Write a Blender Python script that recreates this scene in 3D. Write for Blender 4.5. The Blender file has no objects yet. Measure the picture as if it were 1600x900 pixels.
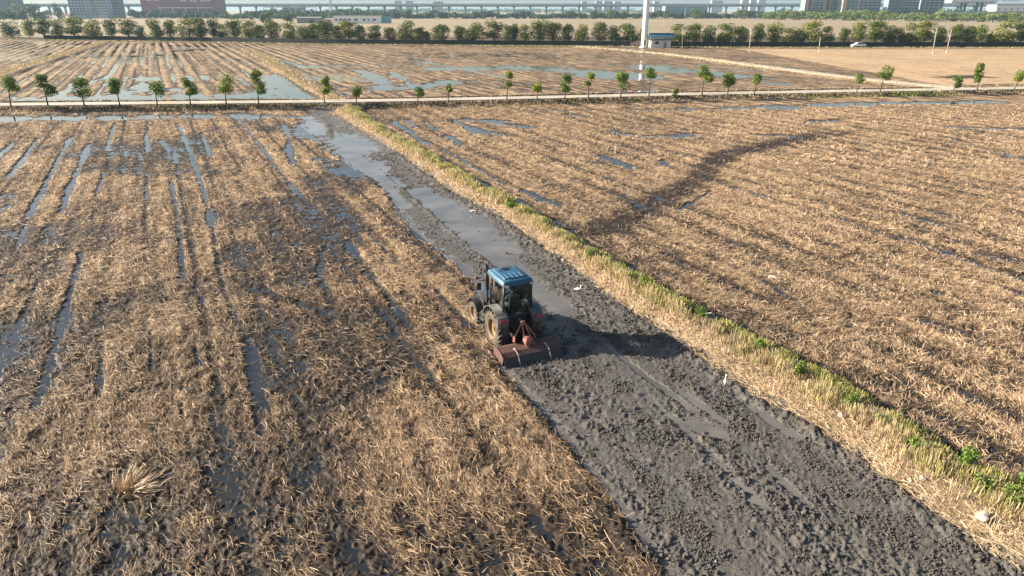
import bpy, bmesh, math, random
import numpy as np
from mathutils import Vector, Matrix
R = math.radians
rnd = random.Random(7)
C = bpy.context.scene.collection
sc = bpy.context.scene

# ------------------------------------------------------------------ survey of the place
# A drone hovers 12 m over the paddies; survey points below were taken from its picture and put on the ground.
F, H = 1081.0, 12.0
PITCH = math.atan(436 / 1081)
CP, SP = math.cos(PITCH), math.sin(PITCH)
def at(px, py, z=0.0):
    u = (px - 800) / F; v = (450 - py) / F
    dy = CP + v * SP; dz = -SP + v * CP
    t = (z - H) / dz
    return Vector((u * t, dy * t, z))
def zat(py, Y):                       # height above ground of a point sighted at row py, Y metres away
    v = (450 - py) / F
    return H + Y * (-SP + v * CP) / (CP + v * SP)
def xat(px, py, Y):
    v = (450 - py) / F
    return (px - 800) / F * Y / (CP + v * SP)

# ------------------------------------------------------------------ noise in numpy
def _hash(ix, iy, seed):
    h = (ix.astype(np.int64) * 374761393 + iy.astype(np.int64) * 668265263 + seed * 1442695041) & 0x7fffffff
    h = ((h ^ (h >> 13)) * 1274126177) & 0x7fffffff
    h = h ^ (h >> 16)
    return (h & 0xffff) / 65535.0
def vnoise(x, y, seed=0):
    ix = np.floor(x); iy = np.floor(y); fx = x - ix; fy = y - iy
    fx = fx * fx * (3 - 2 * fx); fy = fy * fy * (3 - 2 * fy)
    a = _hash(ix, iy, seed); b = _hash(ix + 1, iy, seed); c = _hash(ix, iy + 1, seed); d = _hash(ix + 1, iy + 1, seed)
    return (a + (b - a) * fx) * (1 - fy) + (c + (d - c) * fx) * fy
def fbm(x, y, seed=0, o=3):
    s = 0; a = 1; t = 0
    for k in range(o):
        s = s + a * vnoise(x * 2 ** k + 17.3 * k, y * 2 ** k - 9.1 * k, seed + k); t += a; a *= .5
    return s / t - .5                       # about -0.5 .. 0.5
def sst(a, b, x):
    t = np.clip((x - a) / (b - a), 0, 1); return t * t * (3 - 2 * t)

# ------------------------------------------------------------------ layout of the fields
def poly(pts): return np.array([at(*p)[:2] for p in pts])
def yinterp(pts):
    p = poly(pts); o = np.argsort(p[:, 1]); p = p[o]
    lo = p[0] - (p[1] - p[0]) / max(1e-6, (p[1] - p[0])[1]) * 20
    p = np.vstack([lo, p])
    return lambda Y: np.interp(Y, p[:, 1], p[:, 0])
xL = yinterp([(463,189),(499,221),(549,259),(600,301),(635,347),(693,395),(742,445),(770,520),(777,577),(850,655),(920,745),(1040,900),(1150,1040)])
xR = yinterp([(520,179),(533,184),(640,250),(707,300),(795,346),(880,407),(960,467),(1067,537),(1111,567),(1191,624),(1275,664),(1378,740),(1511,829),(1595,891),(1750,1000)])
xB = yinterp([(560,177),(571,182),(613,212),(693,256),(800,316),(900,382),(1000,440),(1080,486),(1147,522),(1311,608),(1422,676),(1467,712),(1533,749),(1595,772),(1800,880)])
_road = poly([(-300,176),(0,171),(200,169.5),(400,167),(600,165),(800,161),(1000,155.5),(1200,151.5),(1300,149.5),(1500,146),(1700,142.5)])
def yRoad(X): return np.interp(X, _road[:, 0], _road[:, 1])
def pdist(X, Y, P):
    d = np.full(X.shape, 1e9)
    for (ax, ay), (bx, by) in zip(P[:-1], P[1:]):
        dx, dy = bx - ax, by - ay
        t = np.clip(((X - ax) * dx + (Y - ay) * dy) / (dx * dx + dy * dy + 1e-9), 0, 1)
        d = np.minimum(d, np.hypot(X - ax - t * dx, Y - ay - t * dy))
    return d
# wet ruts: (points, half width in metres, depth)
RUTS = [
 ([(278,193),(300,245),(318,300),(330,352)], .30, .13), ([(330,352),(345,440),(362,490)], .28, .075), ([(362,485),(378,520),(398,575),(412,640)], .45, .085),
 ([(140,225),(118,275),(97,332)], .40, .11), ([(128,395),(112,450),(92,525),(75,578),(56,640)], .30, .10), ([(110,215),(75,280),(45,340)], .30, .10), ([(45,340),(25,390)], .2, .06),
 ([(60,215),(36,250),(14,278)], .35, .10), ([(22,222),(-10,252)], .35, .10), ([(180,193),(172,215),(168,236)], .3, .10), ([(228,208),(232,236)], .3, .09),
 ([(250,218),(266,236)], .35, .07), ([(163,270),(148,312)], .3, .09), ([(188,296),(206,292)], .4, .07), ([(232,272),(228,312)], .2, .07), ([(268,285),(275,322)], .25, .09),
 ([(275,322),(284,400),(284,440)], .25, .05), ([(315,208),(330,247)], .25, .09), ([(372,188),(405,225),(440,275),(470,308)], .28, .09),
 ([(445,195),(452,230),(458,262)], .5, .075), ([(470,195),(505,235)], .5, .07),
 ([(502,395),(500,430),(512,470)], .55, .085), ([(540,378),(556,400)], .55, .11), ([(556,400),(585,440),(610,470),(636,508)], .42, .095), ([(578,368),(622,412)], .25, .075),
 ([(680,455),(728,508)], .22, .08), ([(400,450),(440,470),(520,490)], .6, .055), ([(160,540),(155,625)], .22, .085), ([(5,540),(-6,600)], .3, .08), ([(15,540),(60,440)], .2, .06),
 ([(213,612),(270,605),(330,622)], .4, .07), ([(306,545),(312,575)], .25, .08), ([(387,555),(409,680)], .30, .07), ([(330,640),(334,680)], .25, .075), ([(235,520),(237,580)], .12, .07),
 ([(0,330),(15,322)], .4, .09), ([(280,630),(300,720)], .2, .05),
 # right field
 ([(616,190),(640,206),(668,226)], .5, .10), ([(637,188),(652,200)], .4, .10), ([(661,190),(684,204)], .5, .11), ([(707,188),(748,209)], .6, .11), ([(730,188),(785,190)], .9, .10),
 ([(735,200),(790,212)], .6, .10), ([(760,190),(830,200)], .9, .10), ([(701,212),(724,228)], .5, .10), ([(690,232),(730,254),(790,290)], .25, .05), ([(940,245),(985,262)], .5, .085), ([(820,298),(870,322)], .4, .08),
 ([(955,206),(1000,214),(1078,212)], .7, .10), ([(1187,211),(1249,214)], .7, .10), ([(1258,192),(1311,188)], 1.2, .11), ([(1482,199),(1600,203)], .8, .09), ([(1117,284),(1171,300),(1190,306)], .22, .085),
 ([(1190,306),(1212,312)], .35, .11), ([(1272,267),(1310,282),(1355,292)], .18, .075), ([(1311,341),(1389,368),(1447,384)], .2, .09), ([(1447,384),(1506,407),(1595,438),(1640,455)], .3, .11),
 ([(1416,337),(1460,350),(1506,362)], .18, .08), ([(1525,397),(1600,412)], .3, .09), ([(1030,252),(1050,262)], .4, .08), ([(1480,215),(1600,250)], .25, .06), ([(1590,247),(1610,250)], .5, .1),
 ([(1470,460),(1520,475)], .3, .07), ([(1580,455),(1620,465)], .3, .1), ([(1350,560),(1420,600)], .2, .07), ([(1440,500),(1500,520)], .25, .07), ([(1190,440),(1240,470)], .2, .06), ([(1110,300),(1060,330)], .2,.05),
 # pond strips beside the road
 ([(-80,186),(100,185),(250,184),(380,181),(480,184)], 2.3, .16), ([(1000,172),(1080,171.5),(1200,168),(1300,164.5),(1400,161),(1490,161),(1560,159)], 1.7, .12), ([(840,173),(930,173)], .7, .1), ([(880,178),(915,184)], .6, .08),
 # beyond the road
 ([(50,156),(150,154),(300,152),(480,152)], 2.6, .12), ([(90,148),(140,134)], 1.2, .09), ([(190,150),(235,122)], 1.5, .10), ([(205,144),(270,140)], 2.0, .1), ([(330,150),(420,146)], 2, .10), ([(125,138),(170,118),(195,92)], .5, .08),
 ([(425,118),(470,148),(500,156)], 2.6, .13), ([(435,96),(470,104),(555,103)], 2.0, .1), ([(470,116),(500,136)], .8, .09), ([(592,138),(640,137),(712,128)], 2.6, .13), ([(560,110),(615,138)], 1.2, .10), ([(610,112),(650,136)], .5, .09), ([(690,108),(740,108),(800,104)], 3, .11),
 ([(800,105),(880,110),(1000,118)], 3.4, .13), ([(930,118),(1010,120)], 3.4, .13), ([(1010,104),(1080,112),(1150,120)], 3.5, .12), ([(955,146),(1030,143)], 1.4, .12), ([(1180,128),(1215,132)], 1.4, .10), ([(640,92),(720,108),(800,122)], .6, .08), ([(45,99),(80,90)], 2.2, .12), ([(225,88),(245,87)], 2.5, .12), ([(120,69),(132,69)], 4, .1),
 ([(285,80),(295,78)], 3, .12), ([(155,89),(190,88)], 1.5, .11), ([(1480,122),(1520,120)], 2, .1), ([(1530,135),(1600,133)], 1.5, .1),
 # wet lanes in the tilled strip
 ([(480,190),(505,200),(545,232),(580,262)], 2.4, .16), ([(580,262),(600,285),(628,322)], .5, .10), ([(545,232),(588,262),(612,282),(628,291)], .6, .12), ([(655,298),(700,335),(745,372),(780,405),(800,420)], .85, .13),
 ([(620,330),(660,372),(720,415),(755,450)], .55, .12), ([(695,312),(765,362),(800,392)], .7, .12), ([(800,420),(850,462),(880,485)], .55, .10), ([(1120,680),(1090,665)], .4, .08), ([(1060,610),(1130,660)], .16, .05), ([(1150,620),(1240,680)], .2, .04),
 ([(950,540),(1010,590),(1080,640)], .16, .05), ([(1200,730),(1260,790)], .16, .05), ([(1010,620),(1090,690),(1190,790)], .15, .05),
]
RUTS = [(poly(p), w, d) for p, w, d in RUTS]
TRACK = poly([(940,362),(985,340),(1040,310),(1085,286),(1105,262),(1140,241),(1200,228),(1260,215),(1330,206),(1420,199)])
BUND2 = poly([(385,78),(410,90),(440,108),(480,134),(530,162)])
BUND3 = poly([(-80,140),(0,118),(80,93),(165,66.5)])
ROAD2 = poly([(905,74),(950,77.5),(1050,86.5),(1200,107),(1350,127),(1470,140),(1540,145)])
DRY = ROAD2
rowdir = math.radians(26.0)                      # rows lean to the left of straight ahead
RD = np.array([-math.sin(rowdir), math.cos(rowdir)]); RN = np.array([math.cos(rowdir), math.sin(rowdir)])

def survey(X, Y):
    """class of ground, height, straw cover and wetness at every point"""
    yr = yRoad(X); xl, xr, xb = xL(Y), xR(Y), xB(Y)
    jit = fbm(X * .7, Y * .7, 3, 3) * .55 + fbm(X * 4, Y * 4, 5, 2) * .18
    cls = np.where(X + jit < xl, 0, np.where(X + jit < xr, 1, np.where(X < xb, 2, 3)))
    cls = np.where(Y > yr - 1.2, 4, cls)
    s = X * RN[0] + Y * RN[1]; q = X * RD[0] + Y * RD[1]
    near = 1 - sst(60, 120, Y)
    n0 = fbm(X * .12, Y * .12, 11, 3); n1 = fbm(s * 1.1, q * .35, 12, 3); n2 = fbm(X * 3.2, Y * 3.2, 13, 3); n3 = fbm(X * 11, Y * 11, 14, 2)
    z = .062 + .05 * n0 + .07 * n1 + .13 * n2 * near + .11 * n3 * (1 - sst(25, 60, Y))
    straw = .82 + .28 * n0 + .55 * n1 + .5 * n2
    # wheel lanes parallel with the rows
    ph = s / 2.25 + .10 * n0
    lane = np.exp(-((ph - np.round(ph)) * 2.25 / .19) ** 2) * sst(-.30, .06, fbm(s * .45, q * .06, 21, 2))
    lane = np.where((cls == 0) | (cls == 3), lane, np.where(cls == 4, lane * .9, 0))
    z -= .045 * lane; straw -= .75 * lane
    row = np.cos((s / 1.125 + .12 * n0) * 6.283); straw += np.where((cls == 0) | (cls == 3), .13 * row, 0); z += np.where(cls == 0, .012 * row, 0)
    # combine-width swaths beyond the road
    mid = sst(-6, 6, X - np.interp(Y, BUND2[:, 1], BUND2[:, 0])); s4 = s * (1 - mid) + (X * .955 + Y * .296) * mid
    sw = np.sin(s4 / (2.7 - .9 * mid) * 6.283 + 1.4 * n0) * (.35 + 1.3 * vnoise(X * .04, Y * .04, 23)) * (1 - .45 * mid) + .8 * fbm(s4 * .9, q * .05, 24, 2)
    straw = np.where(cls == 4, straw + .15 * sw, straw); z = np.where(cls == 4, z + (.040 - .014 * mid) * sw - .042 * sst(-.05, .18, fbm(X * .018, Y * .03, 27, 2)), z)
    # wet ruts
    wet = np.zeros_like(X); w2 = fbm(X * 1.3, Y * 1.3, 31, 3); w3 = fbm(s * .5, q * .12, 33, 2)
    for P, w, d in RUTS:
        far = P[:, 1].mean(); m = w * 2.6 + .5
        x0, y0 = P.min(0) - m; x1, y1 = P.max(0) + m
        k = (X > x0) & (X < x1) & (Y > y0) & (Y < y1)
        if not k.any(): continue
        dd = pdist(X[k], Y[k], P) / (w * ((.36 if far < 42 else .50) if far < 95 and w < 1 and P[0, 0] < xL(P[0, 1]) else .72 if far < 95 else 1.0)) + w2[k] * 2.2 + (w3[k] * 1.6 if w < 1 else w3[k] * 2.6)
        f = 1 - sst(.35, 1.7, dd)
        z[k] -= d * ((.66 if far < 33 else 1.05) + (1.0 if P[0, 0] > xR(P[0, 1]) and w < .5 else 0)) * f; straw[k] -= .72 * f; wet[k] = np.maximum(wet[k], f)
    # damp, low, trodden ground at the left front
    lo = sst(-.02, .24, fbm(X * .16 + 3, Y * .16, 41, 2) + .30 * (1 - sst(12, 24, Y)) * (1 - sst(-14, -1, X)))
    lo = np.where(cls == 0, lo * near, 0); z -= .03 * lo; straw -= .44 * lo; wet = np.maximum(wet, .5 * lo)
    # thin straw beside the bank in the right field
    lo2 = np.where(cls == 3, (1 - sst(1, 9, X - xb)) * (.6 + n0), 0); straw -= .20 * lo2; z -= .03 * lo2 * near; wet = np.maximum(wet, .25 * lo2)
    gut = np.where(cls == 3, 1 - sst(.15, 1.0, X - xb + w2 * .7), 0); z -= .11 * gut; straw -= .9 * gut; wet = np.maximum(wet, gut)
    # churned S-shaped track
    td = pdist(X, Y, TRACK) + jit * 1.4
    tr = np.where(cls == 3, 1 - sst(.3, 2.0, td), 0) * (1 - sst(26, 42, X)); straw -= .64 * tr; wet = np.maximum(wet, .25 * tr)
    z += tr * (.09 * fbm(X * 2.5, Y * 2.5, 51, 2) + .015 * np.exp(-((td - 1.7) / .4) ** 2))
    # tilled strip: clods and passes
    dl = (X - xl) * .92; dr = (xr - X) * .92
    clod = np.abs(fbm(X * 2.6, Y * 2.6, 61, 3)) * 2; c2 = np.abs(fbm(X * 6.5, Y * 6.5, 64, 2)) * 2
    rough = sst(-.22, .22, fbm((X * .92 + Y * .39) * 1.3, (Y * .92 - X * .39) * .09, 66, 3) + .10 + .18 * (1 - sst(0, 1.6, dr)))
    rough = rough * (1 - .45 * sst(27, 40, Y) * (1 - (1 - sst(.4, 2.4, dr))))
    c3 = np.abs(fbm(X * 13, Y * 13, 67, 2)) * 2
    zt = .035 + (.015 + .06 * rough) * (clod - .25) + (.012 + .105 * rough) * (c2 - .25) + (.008 + .085 * rough) * (c3 - .25) * (1 - sst(25, 50, Y)) + .035 * n0 - .012 * sst(26, 40, Y)
    zt -= .10 * np.exp(-((dl - .16) / .16) ** 2) * (1 - sst(24, 26, Y)) - .07 * np.exp(-((dl + .05) / .2) ** 2)
    zt += .10 * np.exp(-((dr - .3) / .45) ** 2) * (.5 + clod)
    zt += .05 * np.exp(-((X * .92 + Y * .39 - 11.75) / .12) ** 2) * sst(26, 28, Y)
    zt -= np.where(cls == 1, wet * .075, 0)
    z += np.where(cls == 0, .09 * np.exp(-((dl + .28) / .22) ** 2) * (1 - sst(24, 26, Y)), 0)
    st = cls == 1
    z = np.where(st, zt, z); straw = np.where(st, 0, straw)
    wet = np.where(st, np.maximum(wet, .35 + .5 * (1 - rough)), wet)
    # bank
    t = np.clip((X - xr) / np.maximum(.5, xb - xr), 0, 1)
    zb = .05 + .34 * np.sin(np.pi * np.clip(t * .9 + .12, 0, 1)) ** .8 + .09 * n2 + .03 * n3
    z = np.where(cls == 2, zb, z); straw = np.where(cls == 2, .9 + .6 * n2 - .35 * sst(.35, .75, t), straw); wet = np.where(cls == 2, 0, wet)
    # banks of the farm road, small banks and the dry field beyond it
    dy = Y - yr
    emb = (1 - sst(1.7, 3.0, np.abs(dy))) ; z = z * (1 - emb) + emb * (.60 + .1 * n2); wet *= 1 - emb; straw = straw * (1 - emb) + emb * (.12 + .6 * n0)  # low cover darkens the road bank: shade of its near face put into colour
    gut2 = np.exp(-((dy - 4.0) / .6) ** 2); z -= .22 * gut2; lev = np.exp(-((dy - 5.3) / .55) ** 2); z += .42 * lev; straw -= .3 * lev; straw -= .5 * gut2; wet = np.maximum(wet, .8 * gut2)  # levee kept to dark soil, painting in the shade of its near face
    for P, hw, hh in ((BUND2, 1.6, .35), (BUND3, 2.2, .4), (ROAD2, 2.2, .25)):
        b = np.where(cls == 4, 1 - sst(hw * .6, hw * 1.3, pdist(X, Y, P) + jit * .5), 0)
        z = z * (1 - b) + b * (hh + .12 * n2); wet *= 1 - b; straw = straw * (1 - b) + b * 1.05
    dry = np.where((cls == 4) & (Y > np.interp(X, ROAD2[::-1, 0], ROAD2[::-1, 1]) ) & (X > 30), 1, 0)
    dry = np.where((cls == 4) & (X > ROAD2[-1, 0]), 1, dry)
    z = np.where(dry > 0, np.maximum(z, .08), z); straw = straw + dry * (.45 - .25 * sw); wet *= 1 - .8 * dry
    tl = sst(-12, -4, Y - wall_y(X)); z = z * (1 - tl) + tl * .12; straw = straw * (1 - tl) + .6 * tl; wet *= 1 - tl
    straw = np.where(cls == 4, straw - .10, straw)
    return cls, z, np.clip(straw, 0, 1.2), np.clip(wet, 0, 1)

WALLP = poly([(-60,60.5),(70,62),(300,65.5),(500,69),(700,70.8),(900,72.2),(1100,74),(1350,74.5),(1600,74.5),(1720,74.5)])
def wall_y(X): return np.interp(X, WALLP[:, 0], WALLP[:, 1])
WATER_Z = 0.0

# ------------------------------------------------------------------ materials
def nt(name):
    m = bpy.data.materials.new(name); m.use_nodes = True; t = m.node_tree
    return m, t, t.nodes, t.links, t.nodes['Principled BSDF']
def ramp(n, stops, interp='LINEAR'):
    r = n.new('ShaderNodeValToRGB'); r.color_ramp.interpolation = interp
    e = r.color_ramp.elements
    while len(e) > 1: e.remove(e[-1])
    e[0].position = stops[0][0]; e[0].color = (*stops[0][1], 1)
    for p, c in stops[1:]:
        x = e.new(p); x.color = (*c, 1)
    return r
def noise(n, l, scale, detail=4, rough=.55, vec=None, dist=0):
    x = n.new('ShaderNodeTexNoise'); x.inputs['Scale'].default_value = scale; x.inputs['Detail'].default_value = detail
    x.inputs['Roughness'].default_value = rough; x.inputs['Distortion'].default_value = dist
    if vec is None:
        g = n.get('geo') or n.new('ShaderNodeNewGeometry'); g.name = 'geo'; vec = g.outputs['Position']
    l.new(vec, x.inputs['Vector']); return x.outputs['Fac']
def math_(n, l, op, a, b=0.0, c=None, clamp=False):
    x = n.new('ShaderNodeMath'); x.operation = op; x.use_clamp = clamp
    for i, v in enumerate((a, b, c)):
        if v is None: continue
        if isinstance(v, (int, float)): x.inputs[i].default_value = v
        else: l.new(v, x.inputs[i])
    return x.outputs[0]
def mix(n, l, f, a, b, mode='MIX'):
    x = n.new('ShaderNodeMix'); x.data_type = 'RGBA'; x.blend_type = mode
    for i, v in ((0, f), (6, a), (7, b)):
        if isinstance(v, (int, float)): x.inputs[i].default_value = v
        elif isinstance(v, tuple): x.inputs[i].default_value = (*v, 1)
        else: l.new(v, x.inputs[i])
    return x.outputs[2]
def attr(n, name):
    a = n.new('ShaderNodeAttribute'); a.attribute_name = name; return a.outputs['Fac']
def bump(n, l, h, strength, dist, bs):
    b = n.new('ShaderNodeBump'); b.inputs['Strength'].default_value = strength; b.inputs['Distance'].default_value = dist
    l.new(h, b.inputs['Height']); l.new(b.outputs[0], bs.inputs['Normal'])
def plain(name, col, rough=.5, metal=0, var=.25, scale=6, dirt=None, dirtamt=.4, spec=.5):
    m, t, n, l, b = nt(name)
    tc = n.new('ShaderNodeTexCoord').outputs['Object']
    f = noise(n, l, scale, 5, .6, tc)
    r = ramp(n, [(.3, tuple(c * (1 - var) for c in col)), (.7, tuple(min(1, c * (1 + var)) for c in col))]); l.new(f, r.inputs[0])
    out = r.outputs[0]
    if dirt:
        f2 = noise(n, l, scale * .45, 6, .65, tc)
        k = ramp(n, [(.5 - .3 * dirtamt, (0, 0, 0)), (.5 + .35 * (1 - dirtamt) + .05, (1, 1, 1))]); l.new(f2, k.inputs[0])
        out = mix(n, l, k.outputs[0], out, dirt)
    l.new(out, b.inputs['Base Color'])
    b.inputs['Roughness'].default_value = rough; b.inputs['Metallic'].default_value = metal; b.inputs['Specular IOR Level'].default_value = spec
    f3 = noise(n, l, scale * 3, 3, .6, tc); rr = math_(n, l, 'MULTIPLY_ADD', f3, .3, rough - .12, True); l.new(rr, b.inputs['Roughness'])
    return m

STRAW_HI, STRAW_MID, STRAW_LO = (.58, .42, .245), (.36, .255, .155), (.075, .052, .034)
SOIL, SOIL_WET = (.027, .020, .015), (.021, .017, .014)
def field_mat(name, fade0, fade1):
    m, t, n, l, b = nt(name)
    geo = n.new('ShaderNodeNewGeometry'); geo.name = 'geo'
    mp = n.new('ShaderNodeMapping'); mp.inputs['Rotation'].default_value = (0, 0, -rowdir); l.new(geo.outputs['Position'], mp.inputs[0])
    mp2 = n.new('ShaderNodeMapping'); mp2.inputs['Scale'].default_value = (1, .35, 1); l.new(mp.outputs[0], mp2.inputs[0])
    st = attr(n, 'straw'); wet = attr(n, 'wet')
    fa = noise(n, l, 7, 6, .7, mp2.outputs[0], .6); fb = noise(n, l, 1.6, 4, .6, mp2.outputs[0]); fc = noise(n, l, .5, 4, .6)
    k = math_(n, l, 'ADD', math_(n, l, 'MULTIPLY_ADD', fa, 1.5, -.95), math_(n, l, 'MULTIPLY_ADD', fb, .9, -.45))
    k = math_(n, l, 'ADD', k, st); k = math_(n, l, 'MULTIPLY_ADD', math_(n, l, 'SUBTRACT', fc, .5), .5, k)
    r = ramp(n, [(.05, SOIL), (.35, STRAW_LO), (.62, (.25, .175, .105)), (.92, STRAW_MID), (1, (.43, .31, .185))]); l.new(k, r.inputs[0])
    dk = ramp(n, [(.35, (0, 0, 0)), (.8, (1, 1, 1))]); l.new(wet, dk.inputs[0])
    col = mix(n, l, math_(n, l, 'MULTIPLY', dk.outputs[0], .8), r.outputs[0], SOIL_WET)
    l.new(col, b.inputs['Base Color'])
    rr = math_(n, l, 'MULTIPLY_ADD', wet, -.45, .85); l.new(rr, b.inputs['Roughness'])
    b.inputs['Specular IOR Level'].default_value = .2
    bump(n, l, math_(n, l, 'ADD', fa, fb), .55, .06, b)
    return m
def strip_mat():
    m, t, n, l, b = nt('tilled_mud')
    wet = attr(n, 'wet')
    fa = noise(n, l, 22, 6, .7); fb = noise(n, l, 3.2, 5, .65); fc = noise(n, l, .4, 3, .5)
    r = ramp(n, [(.3, (.050, .046, .043)), (.55, (.088, .081, .074)), (.75, (.142, .130, .118))])
    l.new(math_(n, l, 'MULTIPLY_ADD', fb, .6, math_(n, l, 'MULTIPLY', fa, .4)), r.inputs[0])
    dk = ramp(n, [(.45, (0, 0, 0)), (.62, (1, 1, 1))]); l.new(fc, dk.inputs[0])
    col = mix(n, l, math_(n, l, 'MULTIPLY', dk.outputs[0], .35), r.outputs[0], (.075, .065, .056))
    l.new(col, b.inputs['Base Color'])
    rr = math_(n, l, 'MULTIPLY_ADD', wet, -.42, .78); rr = math_(n, l, 'MULTIPLY_ADD', fa, .25, rr); l.new(rr, b.inputs['Roughness'])
    b.inputs['Specular IOR Level'].default_value = .5
    bump(n, l, math_(n, l, 'MULTIPLY_ADD', fb, .5, fa), .8, .05, b)
    return m
def water_mat(name, c0, c1):
    m, t, n, l, b = nt(name)
    f = noise(n, l, .35, 3); r = ramp(n, [(.35, c0), (.65, c1)]); l.new(f, r.inputs[0])
    l.new(r.outputs[0], b.inputs['Base Color']); b.inputs['Roughness'].default_value = .06; b.inputs['IOR'].default_value = 1.36; b.inputs['Specular IOR Level'].default_value = .55
    bump(n, l, noise(n, l, 5, 3, .5), .05, .02, b)
    return m
def bank_mat():
    m, t, n, l, b = nt('bank_soil')
    st = attr(n, 'straw'); fa = noise(n, l, 9, 6, .7); fb = noise(n, l, 1.5, 4)
    k = math_(n, l, 'MULTIPLY_ADD', fa, 1.3, math_(n, l, 'MULTIPLY_ADD', st, .5, -.6)); 
    r = ramp(n, [(.15, (.10, .075, .05)), (.4, (.25, .18, .11)), (.75, (.48, .36, .22))]); l.new(k, r.inputs[0])
    l.new(r.outputs[0], b.inputs['Base Color']); b.inputs['Roughness'].default_value = .9; bump(n, l, fa, .8, .06, b)
    return m
def hue_mat(name, stops, rough=.7, attrname='hue', trans=0, spec=.3):
    m, t, n, l, b = nt(name)
    r = ramp(n, stops); l.new(attr(n, attrname), r.inputs[0]); l.new(r.outputs[0], b.inputs['Base Color'])
    b.inputs['Roughness'].default_value = rough; b.inputs['Specular IOR Level'].default_value = spec
    if trans:
        tr = n.new('ShaderNodeBsdfTranslucent'); l.new(r.outputs[0], tr.inputs[0]); ms = n.new('ShaderNodeMixShader'); ms.inputs[0].default_value = trans
        l.new(b.outputs[0], ms.inputs[1]); l.new(tr.outputs[0], ms.inputs[2]); l.new(ms.outputs[0], n['Material Output'].inputs[0])
    return m
def leaf_mat(name, lo, mid, hi):
    m, t, n, l, b = nt(name)
    oi = n.new('ShaderNodeObjectInfo'); h = math_(n, l, 'MULTIPLY_ADD', oi.outputs['Random'], .5, math_(n, l, 'MULTIPLY_ADD', attr(n, 'hue'), .8, -.1))
    r = ramp(n, [(0, lo), (.5, mid), (1, hi)]); l.new(h, r.inputs[0]); l.new(r.outputs[0], b.inputs['Base Color'])
    b.inputs['Roughness'].default_value = .6; b.inputs['Specular IOR Level'].default_value = .25
    tr = n.new('ShaderNodeBsdfTranslucent'); l.new(r.outputs[0], tr.inputs[0]); ms = n.new('ShaderNodeMixShader'); ms.inputs[0].default_value = .22
    l.new(b.outputs[0], ms.inputs[1]); l.new(tr.outputs[0], ms.inputs[2]); l.new(ms.outputs[0], n['Material Output'].inputs[0])
    return m
def glass_mat(name, tint, gloss=.12):
    m, t, n, l, b = nt(name)
    tr = n.new('ShaderNodeBsdfTransparent'); tr.inputs[0].default_value = (*tint, 1)
    gl = n.new('ShaderNodeBsdfGlossy'); gl.inputs['Roughness'].default_value = .04
    fr = n.new('ShaderNodeLayerWeight'); fr.inputs[0].default_value = gloss
    ms = n.new('ShaderNodeMixShader'); l.new(fr.outputs['Fresnel'], ms.inputs[0]); l.new(tr.outputs[0], ms.inputs[1]); l.new(gl.outputs[0], ms.inputs[2])
    df = n.new('ShaderNodeBsdfDiffuse'); df.inputs[0].default_value = (.30, .27, .22, 1)
    tc = n.new('ShaderNodeTexCoord').outputs['Object']; k = ramp(n, [(.5, (0, 0, 0)), (.8, (.16, .16, .16))]); l.new(noise(n, l, 3, 5, .6, tc), k.inputs[0])
    m2 = n.new('ShaderNodeMixShader'); l.new(k.outputs[0], m2.inputs[0]); l.new(ms.outputs[0], m2.inputs[1]); l.new(df.outputs[0], m2.inputs[2])
    l.new(m2.outputs[0], n['Material Output'].inputs[0]); return m

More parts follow.
